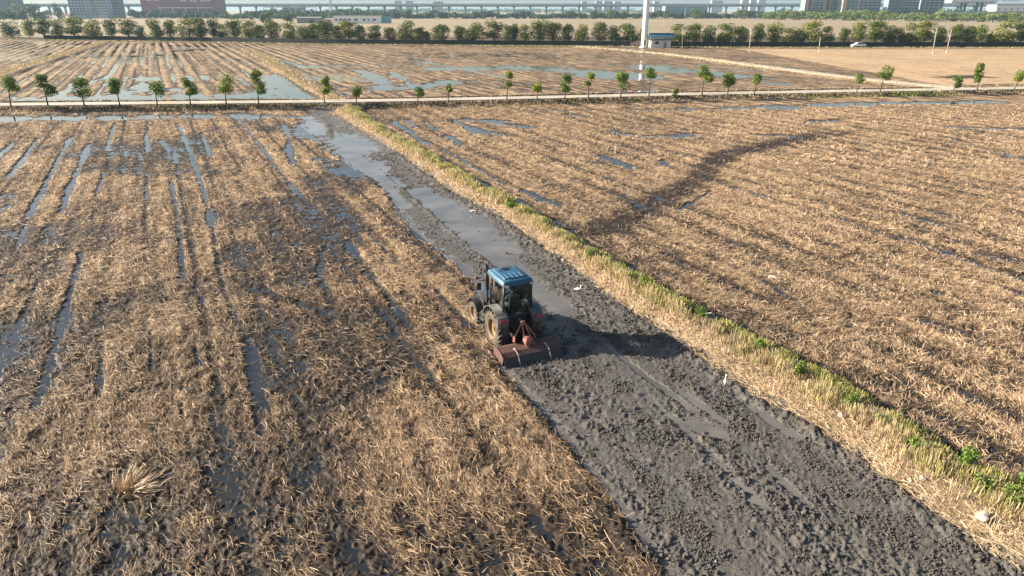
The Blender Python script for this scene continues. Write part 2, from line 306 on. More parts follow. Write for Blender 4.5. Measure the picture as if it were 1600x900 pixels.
DUST = (.17, .14, .11)
M = dict(
 field=field_mat('stubble_soil', 60, 110), strip=strip_mat(), water=water_mat('shallow_water', (.010, .014, .018), (.026, .028, .029)), mudwater=water_mat('muddy_water', (.075, .072, .068), (.150, .142, .130)), bank=bank_mat(),
 straw=hue_mat('straw', [(0, (.085, .058, .036)), (.35, (.25, .165, .096)), (.7, (.49, .352, .222)), (1, (.74, .56, .37))], .6),
 drygrass=hue_mat('dry_grass', [(0, (.20, .15, .095)), (.5, (.47, .36, .235)), (1, (.68, .54, .37))], .65, trans=.25),
 grass=hue_mat('green_grass', [(0, (.09, .12, .025)), (.5, (.25, .27, .065)), (1, (.45, .41, .15))], .6, trans=.25),
 weed=hue_mat('weed_leaf', [(0, (.04, .085, .012)), (.5, (.11, .19, .03)), (1, (.22, .30, .05))], .55, trans=.25),
 concrete=plain('road_concrete', (.40, .365, .31), .85, 0, .18, .4, (.28, .23, .17), .4),
 leafy=leaf_mat('young_leaf', (.032, .075, .010), (.10, .17, .022), (.22, .27, .04)),
 leafr=leaf_mat('row_leaf', (.020, .048, .010), (.080, .118, .020), (.23, .24, .04)),
 leafd=leaf_mat('far_leaf', (.025, .055, .018), (.06, .10, .025), (.14, .16, .035)),
 bark=plain('bark', (.085, .065, .048), .9, 0, .3, 4),
 blue=plain('tractor_blue_paint', (.010, .036, .08), .35, 0, .12, 3, (.05, .075, .10), .35),
 blueroof=plain('cab_roof_paint', (.007, .066, .14), .45, 0, .10, 2.5, (.05, .12, .165), .38),
 black=plain('black_frame', (.012, .014, .016), .45, 0, .2, 5, (.06, .055, .05), .22),
 iron=plain('dark_iron', (.016, .016, .017), .6, .2, .3, 6, (.06, .05, .042), .3),
 grey=plain('fender_grey', (.06, .075, .088), .45, 0, .12, 4, DUST, .38),
 tyre=plain('tyre_rubber', (.022, .021, .020), .85, 0, .3, 6, (.125, .098, .075), .56),
 rim=plain('rim_paint', (.19, .12, .052), .55, 0, .2, 6, (.16, .12, .08), .5),
 red=plain('hitch_red', (.30, .085, .065), .5, 0, .2, 7, (.24, .14, .10), .40),
 rust=plain('rusty_plate', (.090, .036, .031), .7, .1, .3, 5, (.09, .066, .052), .42),
 mudsteel=plain('muddy_steel', (.030, .027, .026), .6, .1, .35, 5, (.06, .052, .045), .4),
 lamp=plain('tail_lamp_red', (.20, .015, .03), .25, 0, .1, 6),
 lampw=plain('work_lamp', (.6, .6, .58), .2, 0, .1, 6),
 steel=plain('bright_steel', (.5, .49, .47), .35, .7, .2, 6, DUST, .3),
 seat=plain('seat_vinyl', (.03, .03, .033), .6, 0, .2, 8),
 glass=glass_mat('cab_glass', (.78, .86, .86), .20),
 skin=plain('skin', (.36, .21, .14), .55, 0, .1, 10), hair=plain('hair', (.015, .012, .010), .6, 0, .2, 20),
 shirt=plain('work_shirt', (.06, .075, .10), .85, 0, .25, 9), trousers=plain('trousers', (.05, .05, .055), .85, 0, .2, 9),
 bird=plain('white_feathers', (.82, .81, .78), .7, 0, .05, 20), beak=plain('beak', (.55, .32, .05), .5, 0, .1, 20), shank=plain('bird_leg', (.05, .045, .03), .6, 0, .1, 20),
 stone=plain('field_stone', (.36, .32, .285), .9, 0, .3, 5, (.20, .16, .13), .35),
 white=plain('white_paint', (.78, .78, .77), .4, 0, .05, .3), whitewall=plain('white_render', (.62, .61, .58), .85, 0, .12, .5, (.35, .32, .28), .25),
 blueroofing=plain('blue_sheet_roof', (.03, .10, .15), .5, 0, .2, 1), wall=plain('dark_wall', (.012, .018, .020), .9, 0, .35, .4), 
 pole=plain('concrete_pole', (.42, .39, .34), .85, 0, .15, 1), carpaint=plain('white_car_paint', (.78, .79, .80), .25, 0, .03, 1), carglass=plain('car_glass', (.02, .025, .03), .08, 0, .1, 2),
 viaduct=plain('viaduct_concrete', (.34, .35, .36), .8, 0, .10, .1), vdark=plain('girder_steel', (.10, .13, .15), .7, 0, .15, .1),
 cladding=plain('teal_cladding', (.11, .17, .20), .6, 0, .1, .1), maroon=plain('maroon_cladding', (.22, .075, .115), .6, 0, .08, .05), sign=plain('sign_white', (.82, .82, .82), .5, 0, .03, 1), signred=plain('sign_red', (.30, .06, .06), .5, 0, .05, 1),
 leafw=leaf_mat('woodland_leaf', (.012, .034, .020), (.028, .060, .028), (.06, .09, .035)), leafb=leaf_mat('belt_leaf', (.04, .08, .016), (.11, .16, .03), (.22, .25, .055)),
 facade=plain('tower_facade', (.15, .205, .235), .8, 0, .1, .05), facadeb=plain('lit_end_shed_brown', (.46, .31, .22), .8, 0, .1, .05), window=plain('window_glass', (.03, .05, .07), .12, 0, .3, .1),  # facadeb: sunlight on slab ends put into the colour, and the shed's brown
 pale=plain('pale_tower_panel', (.32, .38, .40), .6, 0, .15, .05), facadew=plain('white_facade', (.66, .62, .60), .8, 0, .05, .05), skyline=plain('skyline_concrete', (.32, .34, .36), .8, 0, .05, .02), glassb=plain('blue_green_panel', (.10, .27, .33), .35, 0, .15, .05),
 shed=plain('grey_shed', (.22, .23, .23), .7, 0, .15, .2),
)

# ------------------------------------------------------------------ object helpers
def tag(o, label=None, cat=None, group=None, kind=None):
    if label: o['label'] = label
    if cat: o['category'] = cat
    if group: o['group'] = group
    if kind: o['kind'] = kind
    return o
def empty(name, loc, rz=0, label=None, cat=None, group=None):
    o = bpy.data.objects.new(name, None); C.objects.link(o); o.location = loc; o.rotation_euler = (0, 0, rz); o.empty_display_size = .3
    return tag(o, label, cat, group)
def link(name, me, mat=None, parent=None, smooth=False):
    o = bpy.data.objects.new(name, me); C.objects.link(o)
    if mat is not None and not len(me.materials): me.materials.append(mat)
    if parent is not None: o.parent = parent
    if smooth: me.polygons.foreach_set('use_smooth', np.ones(len(me.polygons), bool))
    return o
def np_mesh(name, V, Fc, attrs=None, smooth=True):
    """mesh from arrays; Fc is (n,3) or (n,4)"""
    me = bpy.data.meshes.new(name); k = Fc.shape[1]
    me.vertices.add(len(V)); me.vertices.foreach_set('co', V.astype(np.float32).ravel())
    me.loops.add(Fc.size); me.loops.foreach_set('vertex_index', Fc.astype(np.int32).ravel())
    me.polygons.add(len(Fc)); me.polygons.foreach_set('loop_start', np.arange(0, Fc.size, k, dtype=np.int32))
    try: me.polygons.foreach_set('loop_total', np.full(len(Fc), k, dtype=np.int32))
    except Exception: pass
    for a, v in (attrs or {}).items():
        at_ = me.attributes.new(a, 'FLOAT', 'POINT'); at_.data.foreach_set('value', v.astype(np.float32))
    me.update(calc_edges=True)
    if smooth: me.polygons.foreach_set('use_smooth', np.ones(len(Fc), bool))
    return me
def fin(bm, name, mat, parent=None, smooth=False, sharp=None):
    bmesh.ops.recalc_face_normals(bm, faces=bm.faces)
    me = bpy.data.meshes.new(name); bm.to_mesh(me); bm.free()
    o = link(name, me, mat, parent, smooth or sharp is not None)
    if sharp is not None:
        try: me.set_sharp_from_angle(angle=R(sharp))
        except Exception: pass
    return o
def box(bm, c, s, rot=None, bev=0, taper=None):
    r = bmesh.ops.create_cube(bm, size=1); vs = r['verts']
    for v in vs:
        v.co = Vector((v.co.x * s[0], v.co.y * s[1], v.co.z * s[2]))
        if taper and v.co.z > 0: v.co.x *= taper[0]; v.co.y *= taper[1]
    if bev:
        es = list({e for v in vs for e in v.link_edges})
        g = bmesh.ops.bevel(bm, geom=es, offset=bev, segments=2, affect='EDGES', profile=.5)
        vs = list({v for f in g['faces'] for v in f.verts} | {v for v in vs if v.is_valid})
    m = Matrix.Translation(c)
    if rot is not None: m = m @ (rot.to_matrix().to_4x4() if hasattr(rot, 'to_matrix') and not isinstance(rot, Matrix) else rot)
    bmesh.ops.transform(bm, matrix=m, verts=vs); return vs
def tube(bm, pts, rad, seg=8, cap=True):
    pts = [Vector(p) for p in pts]; rad = rad if isinstance(rad, (list, tuple)) else [rad] * len(pts)
    rings = []
    for i, p in enumerate(pts):
        d = (pts[min(i + 1, len(pts) - 1)] - pts[max(i - 1, 0)]).normalized()
        a = Vector((0, 0, 1)) if abs(d.z) < .9 else Vector((1, 0, 0))
        u = d.cross(a).normalized(); w = d.cross(u)
        rings.append([bm.verts.new(p + (u * math.cos(6.2832 * k / seg) + w * math.sin(6.2832 * k / seg)) * rad[i]) for k in range(seg)])
    for a, b in zip(rings[:-1], rings[1:]):
        for k in range(seg): bm.faces.new((a[k], a[(k + 1) % seg], b[(k + 1) % seg], b[k]))
    if cap:
        bm.faces.new(rings[0][::-1]); bm.faces.new(rings[-1])
def lathe_x(bm, prof, seg=40, c=(0, 0, 0)):
    """revolve (x, r) pairs round the x axis"""
    rings = [[bm.verts.new((c[0] + x, c[1] + r * math.cos(6.2832 * k / seg), c[2] + r * math.sin(6.2832 * k / seg))) for k in range(seg)] for x, r in prof]
    for a, b in zip(rings[:-1], rings[1:]):
        for k in range(seg): bm.faces.new((a[k], a[(k + 1) % seg], b[(k + 1) % seg], b[k]))
    return rings
def prism_x(bm, prof, x0, x1):
    """extrude a (y, z) outline along x"""
    a = [bm.verts.new((x0, y, z)) for y, z in prof]; b = [bm.verts.new((x1, y, z)) for y, z in prof]; n = len(prof)
    for k in range(n): bm.faces.new((a[k], a[(k + 1) % n], b[(k + 1) % n], b[k]))
    bm.faces.new(a[::-1]); bm.faces.new(b)
def sheet_x(bm, prof, x0, x1, th):
    """a bent plate of thickness th following a (y, z) line"""
    P = [Vector((0, y, z)) for y, z in prof]; off = []
    for i, p in enumerate(P):
        d = (P[min(i + 1, len(P) - 1)] - P[max(i - 1, 0)]).normalized(); off.append(p + Vector((0, d.z, -d.y)) * th)
    prism_x(bm, [(p.y, p.z) for p in P] + [(p.y, p.z) for p in reversed(off)], x0, x1)
def copy_tree(o, parent=None):
    c = o.copy(); C.objects.link(c)
    if parent is not None: c.parent = parent
    for ch in list(o.children): copy_tree(ch, c)
    return c

# ------------------------------------------------------------------ ground
def build_fields():
    Y = [7.0]
    while Y[-1] < 335: Y.append(Y[-1] * 1.0032 + .004)
    Y = np.array(Y); nc = 980
    k = np.linspace(-1, 1, nc)
    GX = (6 + Y[:, None] * .86) * k[None, :]; GY = np.repeat(Y[:, None], nc, 1)
    x, y = GX.ravel(), GY.ravel()
    cls, z, straw, wet = survey(x, y)
    V = np.stack([x, y, z], 1); nr = len(Y)
    i = np.arange((nr - 1) * nc).reshape(nr - 1, nc)[:, :-1].ravel()
    Q = np.stack([i, i + 1, i + nc + 1, i + nc], 1); fc = cls[i]
    names = {0: ('stubble_field', M['field'], 'wet stubble field with drowned wheel ruts left of the tilled strip'),
             1: ('tilled_strip', M['strip'], 'dark freshly tilled wet mud strip behind and before the tractor'),
             2: ('grass_bank', M['bank'], 'raised earth bank with dry grass between the two fields'),
             3: ('stubble_field', M['field'], 'pale straw covered field right of the grass bank'),
             4: ('flooded_stubble_field', M['field'], 'flooded stubble fields between the farm road and the tree row')}
    for c, (nm, mt, lb) in names.items():
        q = Q[fc == c]; u, inv = np.unique(q, return_inverse=True)
        me = np_mesh(nm, V[u], inv.reshape(q.shape), {'straw': (straw - np.where((cls == 0) | (cls == 3), .22 - .20 * sst(22, 50, y), 0))[u], 'wet': wet[u]})
        tag(link(nm, me, mt), lb, 'field', kind='structure')
    # standing water: one level sheet that shows wherever the soil dips under it
    w = np.array([[-12, 6.9, 0], [12, 6.9, 0], [294, 334, 0], [-294, 334, 0]], float); w[:, 2] = WATER_Z
    tag(link('shallow_water', np_mesh('shallow_water', w, np.array([[0, 1, 2, 3]])), M['water']), 'shallow standing water in the ruts and low ground of the fields', 'water', kind='structure')
def build_strip_water():
    Y = np.arange(8.5, 87, 1.0); n = len(Y); a = np.stack([xL(Y) - .15, Y, np.full(n, .004)], 1); b = np.stack([xR(Y) + .1, Y, np.full(n, .004)], 1)
    V = np.stack([a, b], 1).reshape(-1, 3); i = np.arange(n - 1)[:, None] * 2; Q = i + np.array([[0, 1, 3, 2]])
    tag(link('muddy_water', np_mesh('muddy_water', V, Q), M['mudwater']), 'cloudy grey water lying in the passes of the tilled strip', 'water', kind='structure')
def far_mat():
    m, t, n, l, b = nt('far_field_soil')
    geo = n.new('ShaderNodeNewGeometry'); geo.name = 'geo'
    mp = n.new('ShaderNodeMapping'); mp.inputs['Scale'].default_value = (.0025, .055, 1); l.new(geo.outputs['Position'], mp.inputs[0])
    f = noise(n, l, 1, 5, .6, mp.outputs[0]); g = noise(n, l, .02, 4)
    k = math_(n, l, 'MULTIPLY_ADD', f, .8, math_(n, l, 'MULTIPLY', g, .25))
    r = ramp(n, [(.30, (.12, .11, .06)), (.42, (.17, .130, .078)), (.55, (.245, .188, .110)), (.7, (.18, .137, .082)), (.8, (.20, .17, .09))]); l.new(k, r.inputs[0])
    l.new(r.outputs[0], b.inputs['Base Color']); b.inputs['Roughness'].default_value = .95; return m
def build_ground():
    V = np.array([[-6500, -300, -.12], [6500, -300, -.12], [6500, 9000, -.12], [-6500, 9000, -.12]], float)
    tag(link('ground', np_mesh('ground', V, np.array([[0, 1, 2, 3]])), far_mat()), 'flat farmland reaching to the skyline', 'ground', kind='structure')
def ribbon(name, P, hw, z, mat, label, th=.12):
    P = np.array(P); d = np.gradient(P, axis=0); d /= np.linalg.norm(d, axis=1)[:, None]; nrm = np.stack([-d[:, 1], d[:, 0]], 1)
    bm = bmesh.new(); rows = []
    for p, q in zip(P, nrm):
        a, b = p + q * hw, p - q * hw
        rows.append([bm.verts.new((a[0], a[1], z - th)), bm.verts.new((a[0], a[1], z)), bm.verts.new((b[0], b[1], z)), bm.verts.new((b[0], b[1], z - th))])
    for r0, r1 in zip(rows[:-1], rows[1:]):
        for k in range(3): bm.faces.new((r0[k], r0[k + 1], r1[k + 1], r1[k]))
    o = fin(bm, name, mat); tag(o, label, 'road', kind='structure'); return o
def dense(P, step=4):
    out = []
    for a, b in zip(P[:-1], P[1:]):
        m = max(1, int(np.hypot(*(b - a)) / step))
        for i in range(m): out.append(a + (b - a) * i / m)
    out.append(P[-1]); out = np.array(out)
    for _ in range(6): out[1:-1] = (out[:-2] + out[1:-1] * 2 + out[2:]) / 4
    return out

# ------------------------------------------------------------------ straw, stubble and grass (uncountable)
def ribbons(name, P, D, L, W, lift, arch, hue, mat):
    """bent flat stalks: start point P, direction D (unit, 3D), length L, width W"""
    n = len(P); side = np.cross(D, np.array([0, 0, 1.0])); side /= np.maximum(1e-6, np.linalg.norm(side, axis=1))[:, None]
    rl = np.random.RandomState(5).uniform(-.9, .9, n)[:, None]      # roll about the stalk
    up = np.cross(side, D); side = side * np.cos(rl) + up * np.sin(rl)
    w = (W / 2)[:, None] * side
    p0 = P; p1 = P + D * (L * .5)[:, None] + np.array([0, 0, 1.0]) * (arch * L)[:, None]; p2 = P + D * L[:, None]
    V = np.stack([p0 - w, p0 + w, p1 - w, p1 + w, p2 - w * .5, p2 + w * .5], 1).reshape(-1, 3)
    b = np.arange(n)[:, None] * 6
    Fq = np.concatenate([b + np.array([[0, 1, 3, 2]]), b + np.array([[2, 3, 5, 4]])])
    return np_mesh(name, V, Fq, {'hue': np.repeat(hue, 6)}, smooth=False)
def build_straw():
    rs = np.random.RandomState(3)
    zones = [(8.5, 20, 1550, 1.0), (20, 33, 950, 1.15), (33, 55, 400, 1.55), (55, 96, 130, 2.5)]
    acc = {0: [], 3: []}
    for y0, y1, dens, sc_ in zones:
        A = (y1 - y0) * 2 * (3 + y1 * .80); n = int(A * dens)
        Y = rs.uniform(y0, y1, n); X = rs.uniform(-1, 1, n) * (3 + y1 * .80); k = np.abs(X) < 3 + Y * .80; X, Y = X[k], Y[k]
        cls, z, straw, wet = survey(X, Y)
        s_ = X * RN[0] + Y * RN[1]; q_ = X * RD[0] + Y * RD[1]
        tuft = (sst(-.22, .16, fbm(s_ * 2.5, q_ * 1.0, 71, 3)) * .80 + .20) * (.4 + .6 * sst(-.01, .07, z))
        keep = ((cls == 0) | (cls == 3)) & (rs.rand(len(X)) < np.clip(straw, .10, 1) ** 1.1 * tuft) & (z > -.055) & (Y < yRoad(X) - 3)
        X, Y, z, straw, cls = X[keep], Y[keep], z[keep], straw[keep], cls[keep]; n = len(X)
        base = np.where(cls == 0, -1.05 + 1.5 * fbm(X * .25, Y * .25, 73, 2), .70 + 1.2 * fbm(X * .3, Y * .3, 75, 2))
        ang = base + rs.normal(0, .62, n) + math.pi * (rs.rand(n) < .5)
        up = rs.rand(n) < .16
        el = np.where(up, rs.uniform(.4, 1.2, n), rs.uniform(-.02, .30, n))
        D = np.stack([np.cos(ang) * np.cos(el), np.sin(ang) * np.cos(el), np.sin(el)], 1)
        L = (.04 + .36 * rs.rand(n) ** 1.5) * np.where(up, .55, 1) * (1 + .30 * (sc_ - 1)); W = rs.uniform(.005, .012, n) * sc_
        P = np.stack([X, Y, np.maximum(z, -.01) + rs.uniform(.0, .045, n)], 1)
        hue = np.clip(rs.normal(.52, .24, n) + .25 * fbm(X * .5, Y * .5, 77, 2) + .25 * (straw - .8) + np.where(cls == 3, .10, -.13 + .10 * sst(20, 45, Y)), 0, 1)
        for c in (0, 3):
            q = cls == c; acc[c].append((P[q], D[q], L[q], W[q], hue[q]))
    for c, lb in ((0, 'brown straw and stubble lying over the field left of the tractor'), (3, 'pale straw lying over the field right of the grass bank')):
        P, D, L, W, hue = [np.concatenate([a[i] for a in acc[c]]) for i in range(5)]
        me = ribbons('straw_litter', P, D, L, W, 0, np.full(len(P), .035), hue, M['straw'])
        tag(link('straw_litter', me, M['straw']), lb, 'straw', kind='stuff')
def build_bank_grass():
    rs = np.random.RandomState(9); out = {'dry': [], 'green': [], 'lying': []}
    for y0, y1, dens, sc_ in ((10, 24, 900, 1.0), (24, 42, 420, 1.35), (42, 90, 130, 2.3)):
        n = int((y1 - y0) * 5.4 * dens); Y = rs.uniform(y0, y1, n); xr, xb = xR(Y), xB(Y)
        t = rs.uniform(-.08, 1.03, n); X = xr + t * (xb - xr); ok = (np.abs(X) < 4 + Y * .8) & (Y < yRoad(X) - 3)
        X, Y, t = X[ok], Y[ok], t[ok]; n = len(X)
        _, z, _, _ = survey(X, Y)
        g = fbm(X * .55, Y * .55, 81, 3); g2 = fbm(X * 1.6, Y * 1.6, 83, 2)
        farg = -.10 + sst(20, 45, Y) * .20
        pgreen = np.clip((t - .22) * 2.3, 0, 1) * (1 - sst(.95, 1.03, t) * .5) * (.16 + .84 * sst(-.12, .14, .8 * g + .5 * g2 + farg * 1.2 + .04))
        clump = sst(-.25, .15, g2)
        green = rs.rand(n) < pgreen * .9
        lying = (~green) & (t < .30 + .15 * g) & (rs.rand(n) < .8)
        dry = (~green) & (~lying) & (rs.rand(n) < .12 + .60 * clump)
        green &= rs.rand(n) < .35 + .65 * clump
        for key, k in (('dry', dry), ('green', green), ('lying', lying)):
            m = int(k.sum()); a = rs.uniform(0, 6.283, m)
            if key == 'lying':
                a = rowdir + math.pi / 2 + rs.normal(0, .55, m) + math.pi * (rs.rand(m) < .5); el = rs.uniform(-.05, .35, m); L = rs.uniform(.15, .5, m)
            elif key == 'dry': el = rs.normal(1.32, .16, m); L = rs.uniform(.16, .55, m) * (.5 + .6 * np.sin(np.pi * np.clip(t[k], 0, 1)))
            else: el = rs.normal(1.25, .25, m); L = rs.uniform(.18, .48, m)
            D = np.stack([np.cos(a) * np.cos(el), np.sin(a) * np.cos(el), np.sin(el)], 1)
            L = L * (.42 + .58 * sst(-.28, .22, g[k] + .6 * g2[k])); W = rs.uniform(.010, .020, m) * sc_ * (1.35 if key == 'green' else 1)
            hue = np.clip(rs.normal(.5, .22, m) + .5 * g2[k], 0, 1)
            if key == 'green': hue = np.clip(hue + .15, 0, 1)
            out[key].append((np.stack([X[k], Y[k], z[k] - .01], 1), D, L * (1 + .12 * (sc_ - 1)), W, hue))
    for key, nm, mt, lb in (('dry', 'dry_grass', 'drygrass', 'tall dry stalks standing on the bank'), ('green', 'green_grass', 'grass', 'fresh green grass along the crest of the bank'), ('lying', 'fallen_straw', 'drygrass', 'flattened straw along the tilled side of the bank')):
        P, D, L, W, hue = [np.concatenate([a[i] for a in out[key]]) for i in range(5)]
        me = ribbons(nm, P, D, L, W, 0, np.full(len(P), .06 if key == 'lying' else .02), hue, M[mt])
        tag(link(nm, me, M[mt]), lb, 'grass', kind='stuff')
def build_clods():
    """crumbs of mud thrown up by the tiller"""
    rs = np.random.RandomState(61); n = 230000; Y = np.concatenate([rs.uniform(10, 27, n), rs.uniform(27, 62, n // 3)]); n = len(Y)
    X = xL(Y) - .2 + rs.rand(n) * (xR(Y) - xL(Y) + .3); cls, z, st, wet = survey(X, Y)
    d = fbm(X * 2.2, Y * 2.2, 62, 3) + .5 * fbm((X * .92 + Y * .39) * 1.6, (Y * .92 - X * .39) * .25, 66, 2); edge = 1 - sst(0, 1.3, (xR(Y) - X) * .92)
    k = (cls == 1) & (z > -.01) & (rs.rand(n) < np.clip(.10 + 1.8 * (d + .02) + .3 * edge, .02, 1) * np.where(Y > 26, .55, 1)); X, Y, z = X[k], Y[k], z[k]; n = len(X)
    s = np.clip(np.exp(rs.normal(-4.0, .42, n)), .008, .055) * np.where(Y > 27, 1.5, 1)
    o = np.array([[1, 0, 0], [0, 1, 0], [-1, 0, 0], [0, -1, 0], [0, 0, 1], [0, 0, -.6]], float); f = np.array([[0, 1, 4], [1, 2, 4], [2, 3, 4], [3, 0, 4], [1, 0, 5], [2, 1, 5], [3, 2, 5], [0, 3, 5]])
    a = rs.uniform(0, 6.283, n); ca, sa = np.cos(a)[:, None], np.sin(a)[:, None]; V = o[None] * rs.uniform(.55, 1.3, (n, 6, 1)) + rs.normal(0, .22, (n, 6, 3)); V[:, :, 0] *= 1.35; V[:, :, 2] *= .85
    V = np.stack([V[:, :, 0] * ca - V[:, :, 1] * sa, V[:, :, 0] * sa + V[:, :, 1] * ca, V[:, :, 2]], 2) * s[:, None, None] + np.stack([X, Y, z + s * .35], 1)[:, None, :]
    F3 = (np.arange(n)[:, None, None] * 6 + f[None]).reshape(-1, 3)
    me = np_mesh('mud_clods', V.reshape(-1, 3), F3, {'wet': np.full(n * 6, .05)}, smooth=False); tag(link('mud_clods', me, M['strip']), 'crumbly clods of dark mud over the tilled strip', 'mud clods', kind='stuff')
def build_verge():
    """rough grass on both sides of the farm road and on the small banks beyond"""
    rs = np.random.RandomState(19); X, Y, kind = [], [], []
    n = 26000; x = rs.uniform(-105, 105, n); off = np.where(rs.rand(n) < .62, rs.uniform(-3.1, -1.9, n), rs.uniform(1.9, 5.6, n)); X.append(x); Y.append(yRoad(x) + off); kind.append(np.where(rs.rand(n) < sst(-.05, .25, fbm(x * .12, off, 91, 2) - .02), 1, 0))
    for P, hw, nn in ((BUND2, 1.7, 9000), (BUND3, 1.5, 6000), (ROAD2, 2.6, 6000)):
        Q = dense(P, 3); i = rs.randint(0, len(Q), nn); x = Q[i, 0] + rs.normal(0, hw * .5, nn); y = Q[i, 1] + rs.uniform(-2.5, 2.5, nn)
        if P is ROAD2: y = Q[i, 1] + rs.choice([-1, 1], nn) * rs.uniform(2.0, 3.4, nn)
        X.append(x); Y.append(y); kind.append((rs.rand(nn) < .18).astype(int))
    n = 9000; x = rs.uniform(-230, 230, n); X.append(x); Y.append(wall_y(x) - rs.uniform(.6, 6, n)); kind.append((rs.rand(n) < .45).astype(int))
    X, Y, kind = map(np.concatenate, (X, Y, kind)); _, z, _, _ = survey(X, Y)
    for k, nm, mt in ((0, 'dry_grass', 'drygrass'), (1, 'green_grass', 'grass')):
        q = kind == k; m = int(q.sum()); a = rs.uniform(0, 6.283, m); el = rs.uniform(.7, 1.5, m)
        D = np.stack([np.cos(a) * np.cos(el), np.sin(a) * np.cos(el), np.sin(el)], 1); d = np.clip(Y[q] / 95, 1, 3)
        me = ribbons(nm, np.stack([X[q], Y[q], z[q]], 1), D, rs.uniform(.08, .26, m) * np.sqrt(d), rs.uniform(.04, .09, m) * d, 0, np.full(m, .05), np.clip(rs.normal(.35 if k else .42, .25, m), 0, 1), M[mt])
        tag(link(nm, me, M[mt]), ('dry' if not k else 'green') + ' rough grass on the verges of the farm road', 'grass', kind='stuff')

# ------------------------------------------------------------------ leaf clouds and trees
def leaf_cloud(rs, lobes, n, size, squash=1.0):
    """leaf-sized quads on and in a set of ellipsoid lobes (cx,cy,cz,rx,ry,rz)"""
    lobes = np.array(lobes); wgt = lobes[:, 3] * lobes[:, 4] + lobes[:, 3] * lobes[:, 5]; i = rs.choice(len(lobes), n, p=wgt / wgt.sum())
    d = rs.normal(size=(n, 3)); d /= np.linalg.norm(d, axis=1)[:, None]
    r = np.clip(1 - np.abs(rs.normal(0, .24, n)) + rs.normal(0, .07, n), .1, 1.25)[:, None]
    P = lobes[i, :3] + d * lobes[i, 3:] * r
    nrm = d * .9 + rs.normal(0, .55, (n, 3)); nrm /= np.linalg.norm(nrm, axis=1)[:, None]
    a = np.cross(nrm, rs.normal(size=(n, 3))); a /= np.maximum(1e-6, np.linalg.norm(a, axis=1))[:, None]; b = np.cross(nrm, a)
    s = (size * rs.uniform(.6, 1.35, n))[:, None]
    V = np.stack([P - a * s * .5, P + b * s * .32 - a * s * .06, P + a * s * .5, P - b * s * .32 + a * s * .06], 1).reshape(-1, 3)
    Fq = np.arange(n * 4).reshape(-1, 4)
    hue = np.repeat(np.clip(rs.normal(.5, .2, n) + rs.uniform(-.2, .2, len(lobes))[i], 0, 1), 4)
    return V, Fq, hue
def cloud_mesh(name, *a, **k):
    V, Fq, hue = leaf_cloud(*a, **k); return np_mesh(name, V, Fq, {'hue': hue}, smooth=False)
def lobes_for(rs, w, z0, z1, n, spread=.62):
    h = z1 - z0; L = []
    for k in range(n):
        a = rs.uniform(0, 6.283); t = rs.uniform(.12, .95); rr = w * .5 * spread * math.sqrt(max(.05, math.sin(math.pi * (t * .8 + .12)))) * rs.uniform(.3, 1.0)
        s = w * rs.uniform(.20, .34); L.append((math.cos(a) * rr, math.sin(a) * rr, z0 + h * t, s, s, min(s * rs.uniform(.7, .95), h * .34)))
    return L
def trunk_bm(rs, top, r0, lean=0, limbs=4, spread=.8, zl=.5):
    bm = bmesh.new(); pts = [(rs.uniform(-.02, .02) * top + lean * t * t, rs.uniform(-.02, .02) * top, top * t - .05) for t in (0, .25, .5, .75, 1)]; pts[0] = (0, 0, -.08)
    tube(bm, pts, [r0 * 1.25, r0, r0 * .85, r0 * .65, r0 * .35], 7)
    for k in range(limbs):
        a = rs.uniform(0, 6.283); t = rs.uniform(zl, .85); i = min(3, int(t * 4)); p = Vector(pts[i]).lerp(Vector(pts[i + 1]), t * 4 - i)
        e = p + Vector((math.cos(a) * spread, math.sin(a) * spread, spread * rs.uniform(.6, 1.1))); tube(bm, [p, p.lerp(e, .5) + Vector((0, 0, -.05 * spread)), e], [r0 * .5, r0 * .35, r0 * .15], 5)
    return bm
